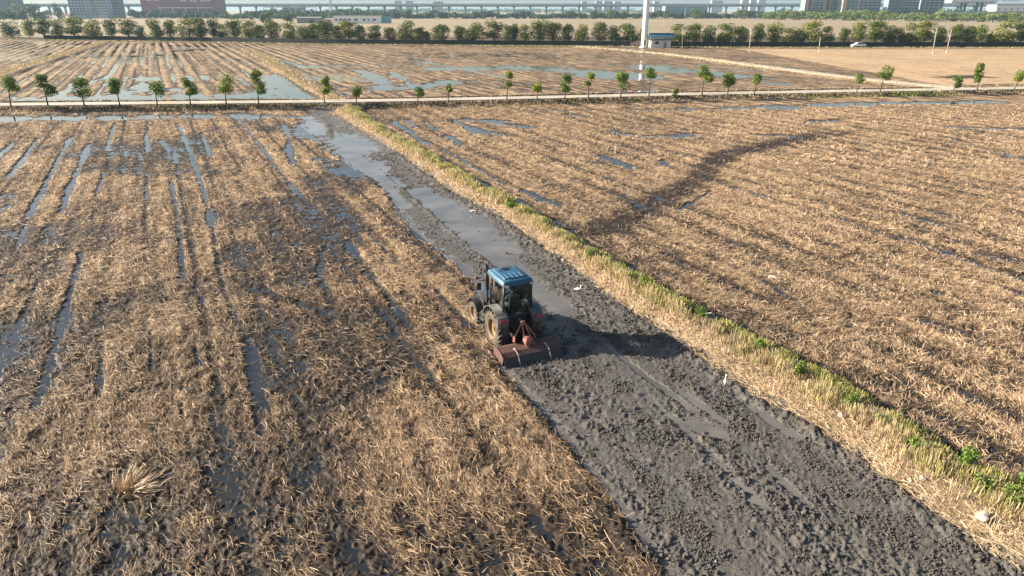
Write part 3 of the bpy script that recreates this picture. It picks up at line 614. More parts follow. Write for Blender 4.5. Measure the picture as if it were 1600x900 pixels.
def build_young_trees():
    rs = np.random.RandomState(21)
    T = [ # base px, crown centre px, crown width, top, bottom, label
     (19,173,15,26,120,149,'young round crowned roadside tree at the left end of the row','r'), (77,173,70,28,118,148,'young roadside tree with two offset clumps, second from the left end','s'),
     (134,173,126,27,126,152,'young roadside tree with broad low crown on forked stem, third from left end','r'), (189,172,180,22,121,148,'young roadside tree with tall oval yellowish crown before the flooded patch','o'),
     (247,172,245,22,126,149,'young roadside tree with pointed dark crown, fifth from the left end','p'), (299,172,295,24,124,147,'young roadside tree with notched lopsided crown, sixth from the left end','s'),
     (355,171,352,25,121,144,'young roadside tree with flat wide crown on long stem, left of the tallest one','r'), (405,170,404,24,113,147,'tall young roadside tree with stacked double crown left of the bank beyond the road','s'),
     (508,168,507,18,120,147,'slim young roadside tree with oval crown standing where the wet strip meets the road','o'), (557,166,557,18,137,152,'short young roadside tree with flat crown just right of the grass bank end','r'),
     (653,165,654,18,139,151,'short young roadside tree with small dark round crown, left of a tiny one','r'), (701,164,701,12,130,143,'thin young roadside tree with tiny crown, second right of the grass bank','o'),
     (792,163,796,18,112,137,'tall spindly young roadside tree with crown split in two clumps','d'), (839,163,840,17,130,146,'small dark young roadside tree right of the tall spindly one','r'),
     (882,162,885,19,117,143,'young roadside tree with upright oval crown, left of a twin clumped one','o'), (919,161,920,18,113,138,'young roadside tree with two clumps one above the other, left of the bushy one','d'),
     (969,160,971,24,114,140,'bushy young roadside tree just left of the white tower','r'), (1013,159,1018,20,107,128,'round headed young roadside tree just right of the white tower','r'),
     (1055,158,1056,12,138,156,'stunted young roadside tree with bare stick above its low leaves','b'), (1096,157,1102,27,105,127,'big yellowish young roadside tree right of the stunted one','s'),
     (1136,156,1139,22,114,136,'dark round young roadside tree right of the big yellowish one','r'), (1177,155.5,1184,15,118,136,'narrow leaning young roadside tree before the long empty gap','o'),
     (1338,148.5,1345,14,118,129,'thin young roadside tree with sparse small crown, right of the long gap','r'), (1374,149,1384,20,104,124,'tall young roadside tree with yellow green crown before the side road','o'),
     (1488,148,1495,16,121,138,'sparse drooping young roadside tree left of the tallest slim one','r'), (1525,148,1530,18,100,128,'tall slim young roadside tree with column crown near the road junction','c'), (1583,146.5,1597,20,112,128,'leaning young roadside tree at the right edge of the picture','r')]
    for bx, by, cx, w, ty, cy, lb, kind in T:
        p = at(bx, by); Yd = p.y; yr = float(yRoad(np.array([p.x]))[0]); Yd = yr - 1.9; X = xat(bx, by, Yd)
        z1 = zat(ty, Yd); z0 = zat(cy, Yd); wd = w / F * Yd * 1.13; xc = xat(cx, (ty + cy) / 2, Yd) - X
        e = empty('roadside_tree', (X, Yd, .56), 0, lb, 'tree', 'young trees along the farm road'); z1 -= .56; z0 -= .56; h = z1 - z0
        L = lobes_for(rs, wd, z0, z1, 9, .6)
        if kind == 's': L = lobes_for(rs, wd * .8, z0 + h * .42, z1, 6) ; L = [(a - wd * .10, b, c, d, e_, f) for a, b, c, d, e_, f in L] + [(a + wd * .12, b, c, d, e_, f) for a, b, c, d, e_, f in lobes_for(rs, wd * .85, z0, z0 + h * .5, 6)]
        if kind == 'd': L = [(a + wd * .12, b, c, d, e_, f) for a, b, c, d, e_, f in lobes_for(rs, wd * .85, z0 + h * .5, z1, 5)] + [(a - wd * .08, b, c, d, e_, f) for a, b, c, d, e_, f in lobes_for(rs, wd * .75, z0, z0 + h * .42, 4)]
        if kind == 'c': L = lobes_for(rs, wd * .8, z0, z1, 12, .5)
        L = [(a + xc, b, c, d, e_, f) for a, b, c, d, e_, f in L]
        n = int(900 * max(.4, wd * h / 3.4)) + 150
        me = cloud_mesh('crown', rs, L, n, .20); link('crown', me, M['leafy'], e)
        bm = trunk_bm(rs, z0 + h * .55, .055 + .012 * wd, xc, 5, wd * .28, .55)
        if kind == 'b': tube(bm, [(xc, 0, z0 + h * .5), (xc * 1.02, 0, zat(126, Yd) - .4)], [.035, .015], 5)
        fin(bm, 'trunk', M['bark'], e, True)
# row of big trees along the wall ------------------------------------
ROW = [(44,18,31),(68,22,30),(88,18,31),(115,32,28),(144,22,32),(173,18,31),(200,24,31),(220,14,39),(243,24,31),(266,18,32),(295,30,29),(314,18,27),(333,18,31),(348,16,38),(366,26,32),(388,20,33),
 (403,20,38),(424,24,33),(453,22,37),(474,18,39),(488,24,37),(507,28,34),(528,22,40),(545,26,33),(562,16,39),(585,20,40),(609,18,42),(633,26,34),(655,20,43),(668,12,48),(690,28,39),(718,18,41),(742,28,36),(772,26,34),(795,16,40),
 (806,14,38),(820,18,39),(842,28,34),(864,26,35),(888,18,38),(910,18,38),(937,22,34),(962,22,40),(985,28,38),(1005,12,43),(1060,26,38),(1085,26,38),(1107,20,41),(1128,14,52),(1136,24,38),(1157,24,42),(1185,18,38),
 (1209,26,39),(1235,20,44),(1250,14,44),(1268,28,34),(1291,18,42),(1320,16,44),(1343,20,35),(1370,30,33),(1393,20,41),(1407,16,43),(1425,26,37),(1447,24,33),(1470,18,42),(1495,22,39),(1513,20,40),(1530,22,39),(1551,16,52),(1573,28,32),(1597,22,36)]
ORD = ['', 'first', 'second', 'third', 'fourth', 'fifth', 'sixth', 'seventh', 'eighth', 'ninth', 'tenth', 'eleventh', 'twelfth', 'thirteenth', 'fourteenth', 'fifteenth', 'sixteenth', 'seventeenth', 'eighteenth', 'nineteenth', 'twentieth']
def place_words(x, xs, marks):
    """count along a row from the nearest landmark that can be found in the picture"""
    best = None
    for mx, nm in marks:
        k = sorted([v for v in xs if v > mx]).index(x) + 1 if x > mx else sorted([v for v in xs if v < mx], reverse=True).index(x) + 1
        side = 'right' if x > mx else 'left'
        if best is None or k < best[0]: best = (k, side, nm)
    k, side, nm = best
    return f'{ORD[k]} {side} of {nm}'
def build_row_trees():
    rs = np.random.RandomState(33); kinds = []
    for v in range(9):
        w = 6.6; h = 8.6; z0 = rs.uniform(.9, 2.2); L = lobes_for(rs, w * .95, z0, h, 15 + v % 4, .72)
        kinds.append((cloud_mesh('crown', rs, L, 2200, .46), None))
        bm = trunk_bm(rs, h * .62, .20, rs.uniform(-.3, .3), 6, 1.7, .3); me = bpy.data.meshes.new('trunk'); bm.to_mesh(me); bm.free(); kinds[-1] = (kinds[-1][0], me)
    for k, t in kinds: k.materials.append(M['leafr']); t.materials.append(M['bark'])
    marks = [(10, 'the dark end bush'), (563.5, 'the white cabin'), (1006.5, 'the white tower'), (1046, 'the blue roofed hut'), (1328, 'the white car'), (1478, 'the leaning pole pair'), (1170, 'the short pale pole'), (1279, 'the lone tilted pole'), (280, 'the maroon building'), (791, 'the tall spindly roadside tree')]
    xs = [r[0] for r in ROW]
    for i, (px, w, ty) in enumerate(ROW):
        Y = float(wall_y(np.array([at(px, 68).x]))[0]) + rs.uniform(3.5, 7); X = xat(px, (ty + 66) / 2, Y)
        h = zat(ty, Y) - .1; wd = w / F * Y * 1.07
        size = 'low bushy' if h < 6 else ('tall' if h > 8.6 else 'mid height'); shape = 'broad' if wd > 6.4 else ('narrow' if wd < 4.4 else 'round')
        e = empty('row_tree', (X, Y, -.05), rs.uniform(0, 6.28), f'{size} {shape} tree in the far row, ' + place_words(px, xs, marks), 'tree', 'trees in the row along the dark wall')
        cm, tm = kinds[rs.randint(9)]
        e.scale = (wd / 5.4, wd / 5.4, h / 8.6)
        link('crown', cm, None, e); link('trunk', tm, None, e)
    p = at(18, 60); e = empty('dark_bush', (p.x, p.y, 0), 0, 'dark dense bush standing apart at the left end of the far tree row', 'bush')
    link('foliage', cloud_mesh('foliage', rs, lobes_for(rs, 8.5, .2, 6.2, 14, .7), 2200, .5), M['leafd'], e); fin(trunk_bm(rs, 3.5, .2, 0, 4, 1.2, .3), 'trunk', M['bark'], e, True)
    for px, hh in ((330, 2.2), (298, 2.4), (410, 2.0)): pass

# ------------------------------------------------------------------ far things
def quadbox(name, mat, parent, c, s, rz=0):
    bm = bmesh.new(); box(bm, c, s, Matrix.Rotation(rz, 4, 'Z') if rz else None); return fin(bm, name, mat, parent)
def build_wall():
    bm = bmesh.new(); P = dense(WALLP, 6)
    gap0, gap1 = xat(1017, 74, 240), xat(1049, 74, 240)
    def seg(Q, name):
        bm = bmesh.new(); rows = []
        for x, y in Q:
            h = 1.75 + .04 * math.sin(x * .7)
            rows.append([bm.verts.new((x, y, -.1)), bm.verts.new((x, y, h)), bm.verts.new((x, y + .25, h)), bm.verts.new((x, y + .25, -.1))])
        for a, b in zip(rows[:-1], rows[1:]):
            for k in range(3): bm.faces.new((a[k], a[k + 1], b[k + 1], b[k]))
        bm.faces.new(rows[0]); bm.faces.new(rows[-1][::-1]); return fin(bm, name, M['wall'])
    l = [p for p in P if p[0] < gap0 and p[0] > at(66, 62).x]; r = [p for p in P if p[0] > gap1]
    tag(seg(l, 'field_wall'), 'long low dark wall under the tree row left of the white tower', 'wall', 'low walls under the tree row')
    tag(seg(r, 'field_wall'), 'long low dark wall under the tree row right of the blue roofed hut', 'wall', 'low walls under the tree row')
def build_midfield():
    # tower
    p = at(1006, 75); e = empty('tubular_tower', (p.x, p.y, 0), 0, 'tall white tubular tower rising out of the picture at the far tree row', 'tower')
    bm = bmesh.new(); tube(bm, [(0, 0, -.2), (0, 0, .4)], [1.5, 1.5], 28); fin(bm, 'footing', M['pole'], e, True)
    bm = bmesh.new(); tube(bm, [(0, 0, .4), (0, 0, 15), (0, 0, 32), (0, 0, 50)], [.98, .90, .80, .66], 28); fin(bm, 'shaft', M['white'], e, sharp=40)
    bm = bmesh.new(); tube(bm, [(0, 0, 15.9), (0, 0, 16.0)], [.95, .95], 28); fin(bm, 'flange', M['white'], e, sharp=40)
    bm = bmesh.new(); box(bm, (0, -.98, 1.6), (.7, .06, 1.7), None, .02); fin(bm, 'door', M['shed'], e)
    # hut
    p = at(1032, 75.5); Y = p.y; m = Y / F * 1.07; w = 27 * m
    e = empty('pump_hut', (p.x, p.y, 0), 0, 'small weathered white hut with blue sheet roof right of the tower', 'hut')
    quadbox('wall', M['whitewall'], e, (0, 2, 1.2), (w, 4, 2.6))
    bm = bmesh.new(); box(bm, (0, 2, 2.62), (w + .5, 4.6, .24)); fin(bm, 'eave_slab', M['blueroofing'], e)
    for sx in (-1, 1):
        for yy in (.2, 3.8): quadbox('post', M['pole'], e, (sx * w * .42, yy, 3.03), (.25, .25, .62))
    bm = bmesh.new(); prism_x(bm, [(-.9, 3.32), (4.9, 3.32), (4.9, 3.5), (2, 4.7), (-.9, 3.55)], -w * .5 - .3, w * .5 + 1.1); fin(bm, 'roof', M['blueroofing'], e)
    quadbox('door', M['shed'], e, (w * .22, -.02, 1.0), (1.0, .08, 2.0))
    quadbox('window', M['window'], e, (-w * .2, -.02, 1.7), (1.2, .08, .9))
    # car
    p = at(1328, 73.6); e = empty('parked_car', (p.x, float(wall_y(np.array([p.x]))[0]) - 2.2, .12), R(4), 'white car parked by the dark wall under the tree row', 'car')
    prof = [(-2.25, .45), (-2.2, .95), (-1.9, 1.05), (-1.25, 1.12), (-.7, 1.62), (.9, 1.66), (1.75, 1.1), (2.2, 1.0), (2.25, .45)]
    bm = bmesh.new(); a = [bm.verts.new((x, -.88 if z < 1.2 else -.68, z)) for x, z in prof]; b = [bm.verts.new((x, .88 if z < 1.2 else .68, z)) for x, z in prof]
    for k in range(9): bm.faces.new((a[k], a[(k + 1) % 9], b[(k + 1) % 9], b[k]))
    bm.faces.new(a[::-1]); bm.faces.new(b); bmesh.ops.bevel(bm, geom=bm.edges[:], offset=.05, segments=2, affect='EDGES'); fin(bm, 'body', M['carpaint'], e, sharp=35)
    for sx in (-1, 1):
        bm = bmesh.new()
        for q in ([(-1.0, 1.14), (-.62, 1.55), (.05, 1.57), (.05, 1.14)], [(.12, 1.14), (.12, 1.57), (.84, 1.59), (1.5, 1.14)]):
            vs = [bm.verts.new((x, sx * (.90 - (z - 1.12) * .40), z)) for x, z in q]; bm.faces.new(vs)
        fin(bm, 'side_window', M['carglass'], e)
    for x in (-1.4, 1.42):
        for s in (-1, 1):
            bm = bmesh.new(); tube(bm, [(x, s * .66, .33), (x, s * .9, .33)], .33, 16); wh = fin(bm, 'wheel', M['tyre'], e)
            bm = bmesh.new(); tube(bm, [(x, s * .9, .33), (x, s * .915, .33)], .19, 12); fin(bm, 'rim', M['steel'], wh)
    for s in (-1, 1):
        bm = bmesh.new(); box(bm, (2.2, s * .6, .82), (.1, .36, .16), None, .02); fin(bm, 'headlight', M['lampw'], e)
        bm = bmesh.new(); box(bm, (-2.2, s * .62, .88), (.1, .3, .16), None, .02); fin(bm, 'tail_light', M['lamp'], e)
    # poles: base px, top px
    for bx, by, tx, ty, r, lb in ((1171, 82, 1173, 45, .11, 'short pale concrete pole with white foot before the dark wall'), (1279, 82, 1282, 58, .10, 'lone tilted concrete pole left of the white car'), (1457, 84, 1464, 43, .10, 'left one of two leaning concrete poles by the right tree row'),
                              (1478.5, 83, 1487, 46, .10, 'right one of two leaning concrete poles by the right tree row'), (1066, 76, 1066, 43, .07, 'thin grey post right of the blue roofed hut'), (454, 36, 454, 17, .30, 'thin pale mast left of the white cabin')):
        p = at(bx, by); Y = p.y; z = zat(ty, Y); x = xat(tx, ty, Y) - p.x
        e = empty('utility_pole', (p.x, p.y, 0), 0, lb, 'pole', 'slim poles near the tree row')
        bm = bmesh.new(); tube(bm, [(0, 0, -.2), (x * .5, 0, z * .5), (x, 0, z)], [r, r * .85, r * .65], 10); fin(bm, 'shaft', M['pole'], e, True)
        bm = bmesh.new(); tube(bm, [(0, 0, -.1), (.02 * x, 0, .5)], [r * 1.6, r * 1.5], 10); fin(bm, 'footing', M['whitewall'], e, True)
    # low block posts in the verge
def build_cabin():
    Y = at(560, 36.3).y; x0, x1 = xat(521, 36, Y), xat(596, 36, Y); zt = zat(24.5, Y)
    e = empty('site_cabin', ((x0 + x1) / 2, Y, 0), 0, 'long white flat roofed cabin in the fields behind the tree row', 'building'); w = x1 - x0
    quadbox('wall', M['white'], e, (0, 3, zt / 2), (w, 6, zt)); quadbox('roof', M['shed'], e, (0, 3, zt + .12), (w + .6, 6.6, .24))
    quadbox('end_block', M['glassb'], e, (w / 2 + 4.1, 3.4, zt * .46), (8.2, 6, zt * .92))
    for px, pw in ((525, 4), (532, 5), (539, 5), (545.5, 4), (556, 5), (569, 4), (576, 2.5), (584.5, 5)):
        X = xat(px, 29, Y) - (x0 + x1) / 2; quadbox('window', M['window'], e, (X, -.02, zt * .47), (pw * .62, .1, zt * .25))
    # low sheds left of it
    for a, b, t, lb, mt in ((462, 500, 27, 'low grey shed left of the white cabin', 'shed'), (502, 520, 29, 'small brown shed touching the left end of the white cabin', 'facadeb')):
        xa, xb = xat(a, 33, Y), xat(b, 33, Y); z = zat(t, Y); e = empty('field_shed', ((xa + xb) / 2, Y + 4, 0), 0, lb, 'shed'); w = xb - xa
        quadbox('wall', M[mt], e, (0, 2, z * .45), (w, 4, z * .9)); bm = bmesh.new(); prism_x(bm, [(-.4, z * .9), (4.4, z * .9), (2, z * 1.08)], -w / 2 - .3, w / 2 + .3); fin(bm, 'roof', M['shed'], e)
        quadbox('door', M['window'], e, (w * .1, -.03, z * .3), (w * .2, .1, z * .6))
def build_viaduct():
    Y = 1500.0; z1, z0 = zat(5.5, Y), zat(10.5, Y); e = empty('viaduct', (0, Y, 0), R(-1.2), 'long elevated railway viaduct crossing the whole skyline on many piers', 'viaduct')
    bm = bmesh.new(); box(bm, (0, 0, (z0 + 2.0 + z1) / 2), (3900, 9, z1 - z0 - 2.0)); fin(bm, 'parapet', M['viaduct'], e)
    bm = bmesh.new(); prism_x(bm, [(-5, z0 + 2.0), (5, z0 + 2.0), (3, z0), (-3, z0)], -1950, 1950); fin(bm, 'girder', M['vdark'], e)
    step = 21.8 / F * Y / .927 * 1.0; pier = None
    xs = [k * step + 4 for k in range(-49, 50)]
    bm = bmesh.new(); prism_y = [(-3.2, z0), (3.2, z0), (1.4, z0 - 2.6), (1.4, -.5), (-1.4, -.5), (-1.4, z0 - 2.6)]
    a = [bm.verts.new((x, -1.6, z)) for x, z in prism_y]; b = [bm.verts.new((x, 1.6, z)) for x, z in prism_y]
    for k in range(6): bm.faces.new((a[k], a[(k + 1) % 6], b[(k + 1) % 6], b[k]))
    bm.faces.new(a[::-1]); bm.faces.new(b); pier = fin(bm, 'pier', M['vdark'], e); pier.location.x = xs[0]
    for x in xs[1:]:
        q = pier.copy(); C.objects.link(q); q.parent = e; q.location.x = x
    # masts of the line
    bm = bmesh.new(); tube(bm, [(0, -3, z1), (0, -3, z1 + 9)], [.22, .16], 6); box(bm, (0, -1.4, z1 + 8.2), (.15, 3.2, .15)); mast = fin(bm, 'mast', M['vdark'], e); mast.location.x = xs[1]
    for i, x in enumerate(xs[3::2]):
        q = mast.copy(); C.objects.link(q); q.parent = e; q.location.x = x
    # nearer ramp at the right
    Y2 = 900.0; xa, xb = xat(1474, 20, Y2), xat(1600, 20, Y2) + 160; zt, zb = zat(18.6, Y2), zat(22, Y2)
    e = empty('overpass', (xa, Y2, 0), 0, 'pale blue overpass beam low over the trees at the right edge', 'overpass')
    bm = bmesh.new(); box(bm, ((xb - xa) / 2, 4, (zt + zb) / 2), (xb - xa, 8, zt - zb)); fin(bm, 'deck', M['viaduct'], e)
    bm = bmesh.new(); box(bm, ((xb - xa) / 2, -.3, zt + .35), (xb - xa, .4, .9)); fin(bm, 'parapet', M['glassb'], e)
    for px in (1500, 1582, 1660):
        quadbox('pier', M['facadew'], e, (xat(px, 24, Y2) - xa, 4, zb / 2 - .3), (6, 3, zb + .2))
    # pale gantry frame at the left
    Y3 = 1100.0; 
    for xa, xb, lb in ((412, 451, 'pale steel gantry frame left of the pylon, before the viaduct'), (460, 494, 'second pale gantry frame just left of the pylon')):
        a, b = xat(xa, 13, Y3), xat(xb, 13, Y3); zt, zb = zat(11.3, Y3), zat(15.5, Y3)
        e = empty('gantry', (a, Y3, 0), 0, lb, 'gantry')
        for z in (zt, zb): 
            bm = bmesh.new(); box(bm, ((b - a) / 2, 0, z), (b - a, .8, .8)); fin(bm, 'beam', M['facadew'], e)
        for k in (0, .5, 1):
            bm = bmesh.new(); box(bm, ((b - a) * k, 0, zt / 2), (.8, .7, zt)); fin(bm, 'post', M['facadew'], e)
def block(name, px0, px1, pbase_d, top, mat, label, cat='building', group=None, depth=18, floors=None, cols=5, wmat='window', wh=1.7, zmax=40, ztop=None):
    Y = pbase_d; x0, x1 = xat(px0, 8, Y), xat(px1, 8, Y); z = ztop if ztop else zat(top, Y); w = x1 - x0
    e = empty(name, ((x0 + x1) / 2, Y, 0), 0, label, cat, group)
    quadbox('wall', M[mat], e, (0, depth / 2, z / 2), (w, depth, z)); quadbox('roof', M['skyline'], e, (0, depth / 2, z + .5), (w * .99, depth * .99, 1.0))
    if floors:
        fh = z / floors; first = None
        for i in range(1, floors):
            for k in range(cols):
                X = -w / 2 + w * (k + .5) / cols; Z = (i + .5) * fh
                if first is None: first = quadbox('window', M[wmat], e, (0, -.02, 0), (w / cols * .55, .16, wh)); q = first
                else: q = first.copy(); C.objects.link(q); q.parent = e
                q.location = (X, 0, Z)
    return e, w, z, Y
def build_city():
    # right: apartment slabs, sunlight on their ends painted as warm colour
    for i, (a, b, D, lb) in enumerate(((1257, 1286, 1010, 'leftmost apartment slab with painted sunlight on its end behind the right tree belt'), (1285, 1313, 1040, 'apartment slab with painted sunlit end, second from the left'), (1316, 1376, 1000, 'widest apartment slab with a painted sunlit end, third from the left'), (1388, 1436, 1030, 'dark apartment slab right of the widest one'), (1438, 1474, 1060, 'dark apartment slab next to the white elevated station'))):
        e, w, z, Y = block('apartment_block', a, b, D, 0, 'facade', lb, 'building', 'apartment slabs behind the right tree belt', 14, 11, 5 if w_px(a, b) < 40 else 9, ztop=40)
        if i < 3:
            quadbox('painted_lit_end', M['facadeb'], e, (-w / 2 + 2.3, -.6, z / 2), (4.6, 1.6, z)); quadbox('painted_lit_end', M['facadeb'], e, (-w / 2 + w * .42, -.5, z / 2), (1.6, 1.2, z))  # warm strips added on the fronts, painting the sunlit left faces
        for k in range(2, 10, 2): quadbox('balcony', M['viaduct'], e, (w * .2, -.7, k * z / 11), (w * .5, 1.2, .9))
    # right: white building with a line of writing
    e, w, z, Y = block('white_building', 1558, 1620, 950, 0, 'facadew', 'white walled building with a row of small red lettering at the right edge', 'building', None, 20, None, ztop=16)
    for k in range(9): quadbox('lettering', M['signred'], e, (-w / 2 + 6 + k * 2.6, -.06, zat(1.5, Y)), (1.6, .1, 1.1))
    for k in range(6): quadbox('window', M['window'], e, (-w / 2 + 4 + k * 8, -.03, zat(14.3, Y)), (3, .12, 1.2))
    # right: elevated station between
    Y = 1000.0; xa, xb = xat(1487, 4, Y), xat(1558, 4, Y); zt, zb = zat(-6, Y), zat(3.5, Y); e = empty('elevated_station', (xa, Y, 0), 0, 'white elevated station hall on dark piers left of the white building', 'station'); w = xb - xa
    quadbox('hall', M['facadew'], e, (w / 2, 8, (zt + zb) / 2), (w, 16, zt - zb)); quadbox('roof', M['shed'], e, (w / 2, 8, zt + .6), (w + 3, 18, 1.2)); quadbox('girder', M['vdark'], e, (w / 2, 8, zb - .5), (w, 10, 1.0))
    for px in (1508, 1514, 1533, 1540): quadbox('pier', M['vdark'], e, (xat(px, 8, Y) - xa, 8, zb / 2 - .5), (2.2, 3, zb - .2))
    # left: maroon hall with white sign pieces, grey-blue towers, dark tower
    e, w, z, Y = block('maroon_hall', 220, 341, 1150, -6, 'maroon', 'wide maroon hall with white rooftop lettering behind the left fields', 'building', None, 30, None)
    for px, pw, t, b in ((228, 9, -3, .8), (240, 9, -3, .8), (281, 10, -4, 1.8), (296, 12, -4, 2.0), (312, 8, -4, 1.9), (322, 6, -4, 1.5)):
        za, zb = zat(b, Y), zat(t, Y); X = xat(px + pw / 2, 2, Y) - e.location.x
        bm = bmesh.new(); ww = pw * .95
        box(bm, (X, -.15, za + .35), (ww, .3, .7)); box(bm, (X - ww * .3, -.15, (za + zb) / 2), (.7, .28, zb - za)); box(bm, (X + ww * .25, -.15, (za + zb) / 2), (.7, .26, zb - za)); fin(bm, 'lettering', M['sign'], e)
    quadbox('canopy', M['facadew'], e, (10, -3, zat(12.2, Y)), (w * .7, 6, 1.0))
    for k in range(5): quadbox('post', M['facadew'], e, (10 - w * .33 + k * w * .165, -4, zat(12.2, Y) / 2 - .3), (1, 1, zat(12.2, Y) - .5))
    for a, b, D, lb, mt in ((107, 132, 1000, 'grey slab tower, leftmost of four behind the left fields', 'pale'), (132, 150, 1060, 'blue grey tower between two pale slabs at left', 'facade'), (151, 166, 1040, 'pale slab tower third of four behind the left fields', 'pale'), (166, 186, 1080, 'blue grey tower beside the maroon hall', 'facade')):
        block('slab_tower', a, b, D, 0, mt, lb, 'building', 'slab towers at the upper left', 14, 12, 5, ztop=42)
    e, w, z, Y = block('dark_tower', -20, 22, 980, 0, 'cladding', 'dark ribbed tower at the upper left corner', 'building', None, 20, None, ztop=44)
    for k in range(7): quadbox('rib', M['facade'], e, (-w / 2 + w * (k + .5) / 7, -.3, z / 2), (1.3, .8, z))
    # skyline blocks
    for i, (a, b, t, D, lb) in enumerate(((617, 627, 1.5, 2600, 'left one of two small distant blocks above the viaduct'), (634, 645, 1.5, 2600, 'right one of two small distant blocks above the viaduct'), (677, 692, 2.5, 2600, 'low wide distant block above the viaduct'), (909, 917, 2.5, 2500, 'small distant block, first of four left of the tower'), (931, 941, 2.3, 2500, 'distant block, second of four left of the tower'), (943, 957, 2.3, 2550, 'widest distant block of four left of the tower'), (960, 970, 2.5, 2500, 'distant block nearest the tower on its left'), (1112, 1129, 1.5, 2500, 'flat distant block right of the tower'), (1159, 1170, -3, 2700, 'tall hazy tower, first of three above the viaduct'), (1172, 1183, -3, 2750, 'tall hazy tower, middle of three above the viaduct'), (1185, 1196, -3, 2700, 'tall hazy tower, last of three above the viaduct'), (1022, 1030, 2.5, 2500, 'narrow distant block just right of the white tower'))):
        block('skyline_block', a, b, D, t, 'skyline', lb, 'building', 'hazy blocks on the skyline', 20, 10, 4)
    # teal sheds under the viaduct
    for a, b, t, D, lb in ((1040, 1106, 11, 1300, 'long blue green shed under the viaduct right of the tower'), (440, 470, 12, 1350, 'low teal shed under the left viaduct')):
        e, w, z, Y = block('depot_shed', a, b, D, t, 'cladding', lb, 'shed', None, 30, None); quadbox('stripe', M['glassb'], e, (0, -.1, z * .82), (w * .98, .2, z * .12))
    # lattice pylon
    Y = 1050.0; x = xat(517, 14, Y); zt = 38; e = empty('lattice_pylon', (x, Y, 0), 0, 'lattice power pylon standing behind the white cabin', 'pylon')
    for s in (-1, 1):
        for t in (-1, 1):
            bm = bmesh.new(); tube(bm, [(s * 3, t * 3, 0), (s * .6, t * .6, zt * .75), (s * .3, t * .3, zt)], [.3, .24, .18], 5); fin(bm, 'leg', M['viaduct'], e)
    bm = bmesh.new()
    for k in range(10):
        z0, z1 = zt * k / 10, zt * (k + 1) / 10; w0, w1 = 3 - 2.6 * k / 10, 3 - 2.6 * (k + 1) / 10
        for s in (-1, 1):
            tube(bm, [(-w0, s * w0, z0), (w1, s * w1, z1)], .14, 4); tube(bm, [(w0, s * w0, z0), (-w1, s * w1, z1)], .14, 4)
    fin(bm, 'bracing', M['viaduct'], e)
    for z in (zt * .72, zt * .84, zt * .95):
        bm = bmesh.new(); tube(bm, [(-6, 0, z), (6, 0, z)], .2, 5); fin(bm, 'crossarm', M['viaduct'], e)
    # lamp posts in front of the belt
    for px in (562, 608, 620, 633, 645, 668, 700, 821, 1017, 1070, 1098, 1404, 1411):
        pass
def w_px(a, b): return b - a
LAMPX = [(547, 25, 5), (562, 24, 0.5), (606, 28, 16), (620, 28.5, 16), (633, 28.5, 17), (645, 28.5, 17), (821, 28, 17), (1017, 28, 14), (1036, 44, 26), (1070, 29, 10), (1404, 33, 26), (1411, 33, 24)]
def build_masts():
    marks = [(560, 'the white cabin'), (1006, 'the white tower'), (1436, 'the dark apartment slabs')]
    labs = ['tall thin mast rising behind the white cabin, left one', 'tall thin mast rising behind the white cabin, right one', 'thin lamp mast just right of the white cabin', 'second thin lamp mast right of the white cabin', 'third thin lamp mast right of the white cabin', 'fourth thin lamp mast right of the white cabin', 'lone thin lamp mast amid the far belt, left of the white tower', 'pale thin mast just right of the white tower', 'dark thin mast behind the blue roofed hut', 'thin mast before the teal shed under the viaduct', 'left one of two short posts at the right tree belt', 'right one of two short posts at the right tree belt']
    for (px, by, ty), lb in zip(LAMPX, labs):
        p = at(px, by); Y = min(p.y, 1000); X = xat(px, by, Y); z = zat(ty, Y); r = .00030 * Y
        e = empty('lamp_mast', (X, Y, 0), 0, lb, 'mast', 'thin masts in the distance')
        bm = bmesh.new(); tube(bm, [(0, 0, -.2), (0, 0, z)], [r, r * .7], 6); fin(bm, 'shaft', M['viaduct'], e)
        bm = bmesh.new(); tube(bm, [(0, 0, z), (0, -1.2, z + .3)], [r * .7, r * .7], 5); fin(bm, 'arm', M['viaduct'], e)
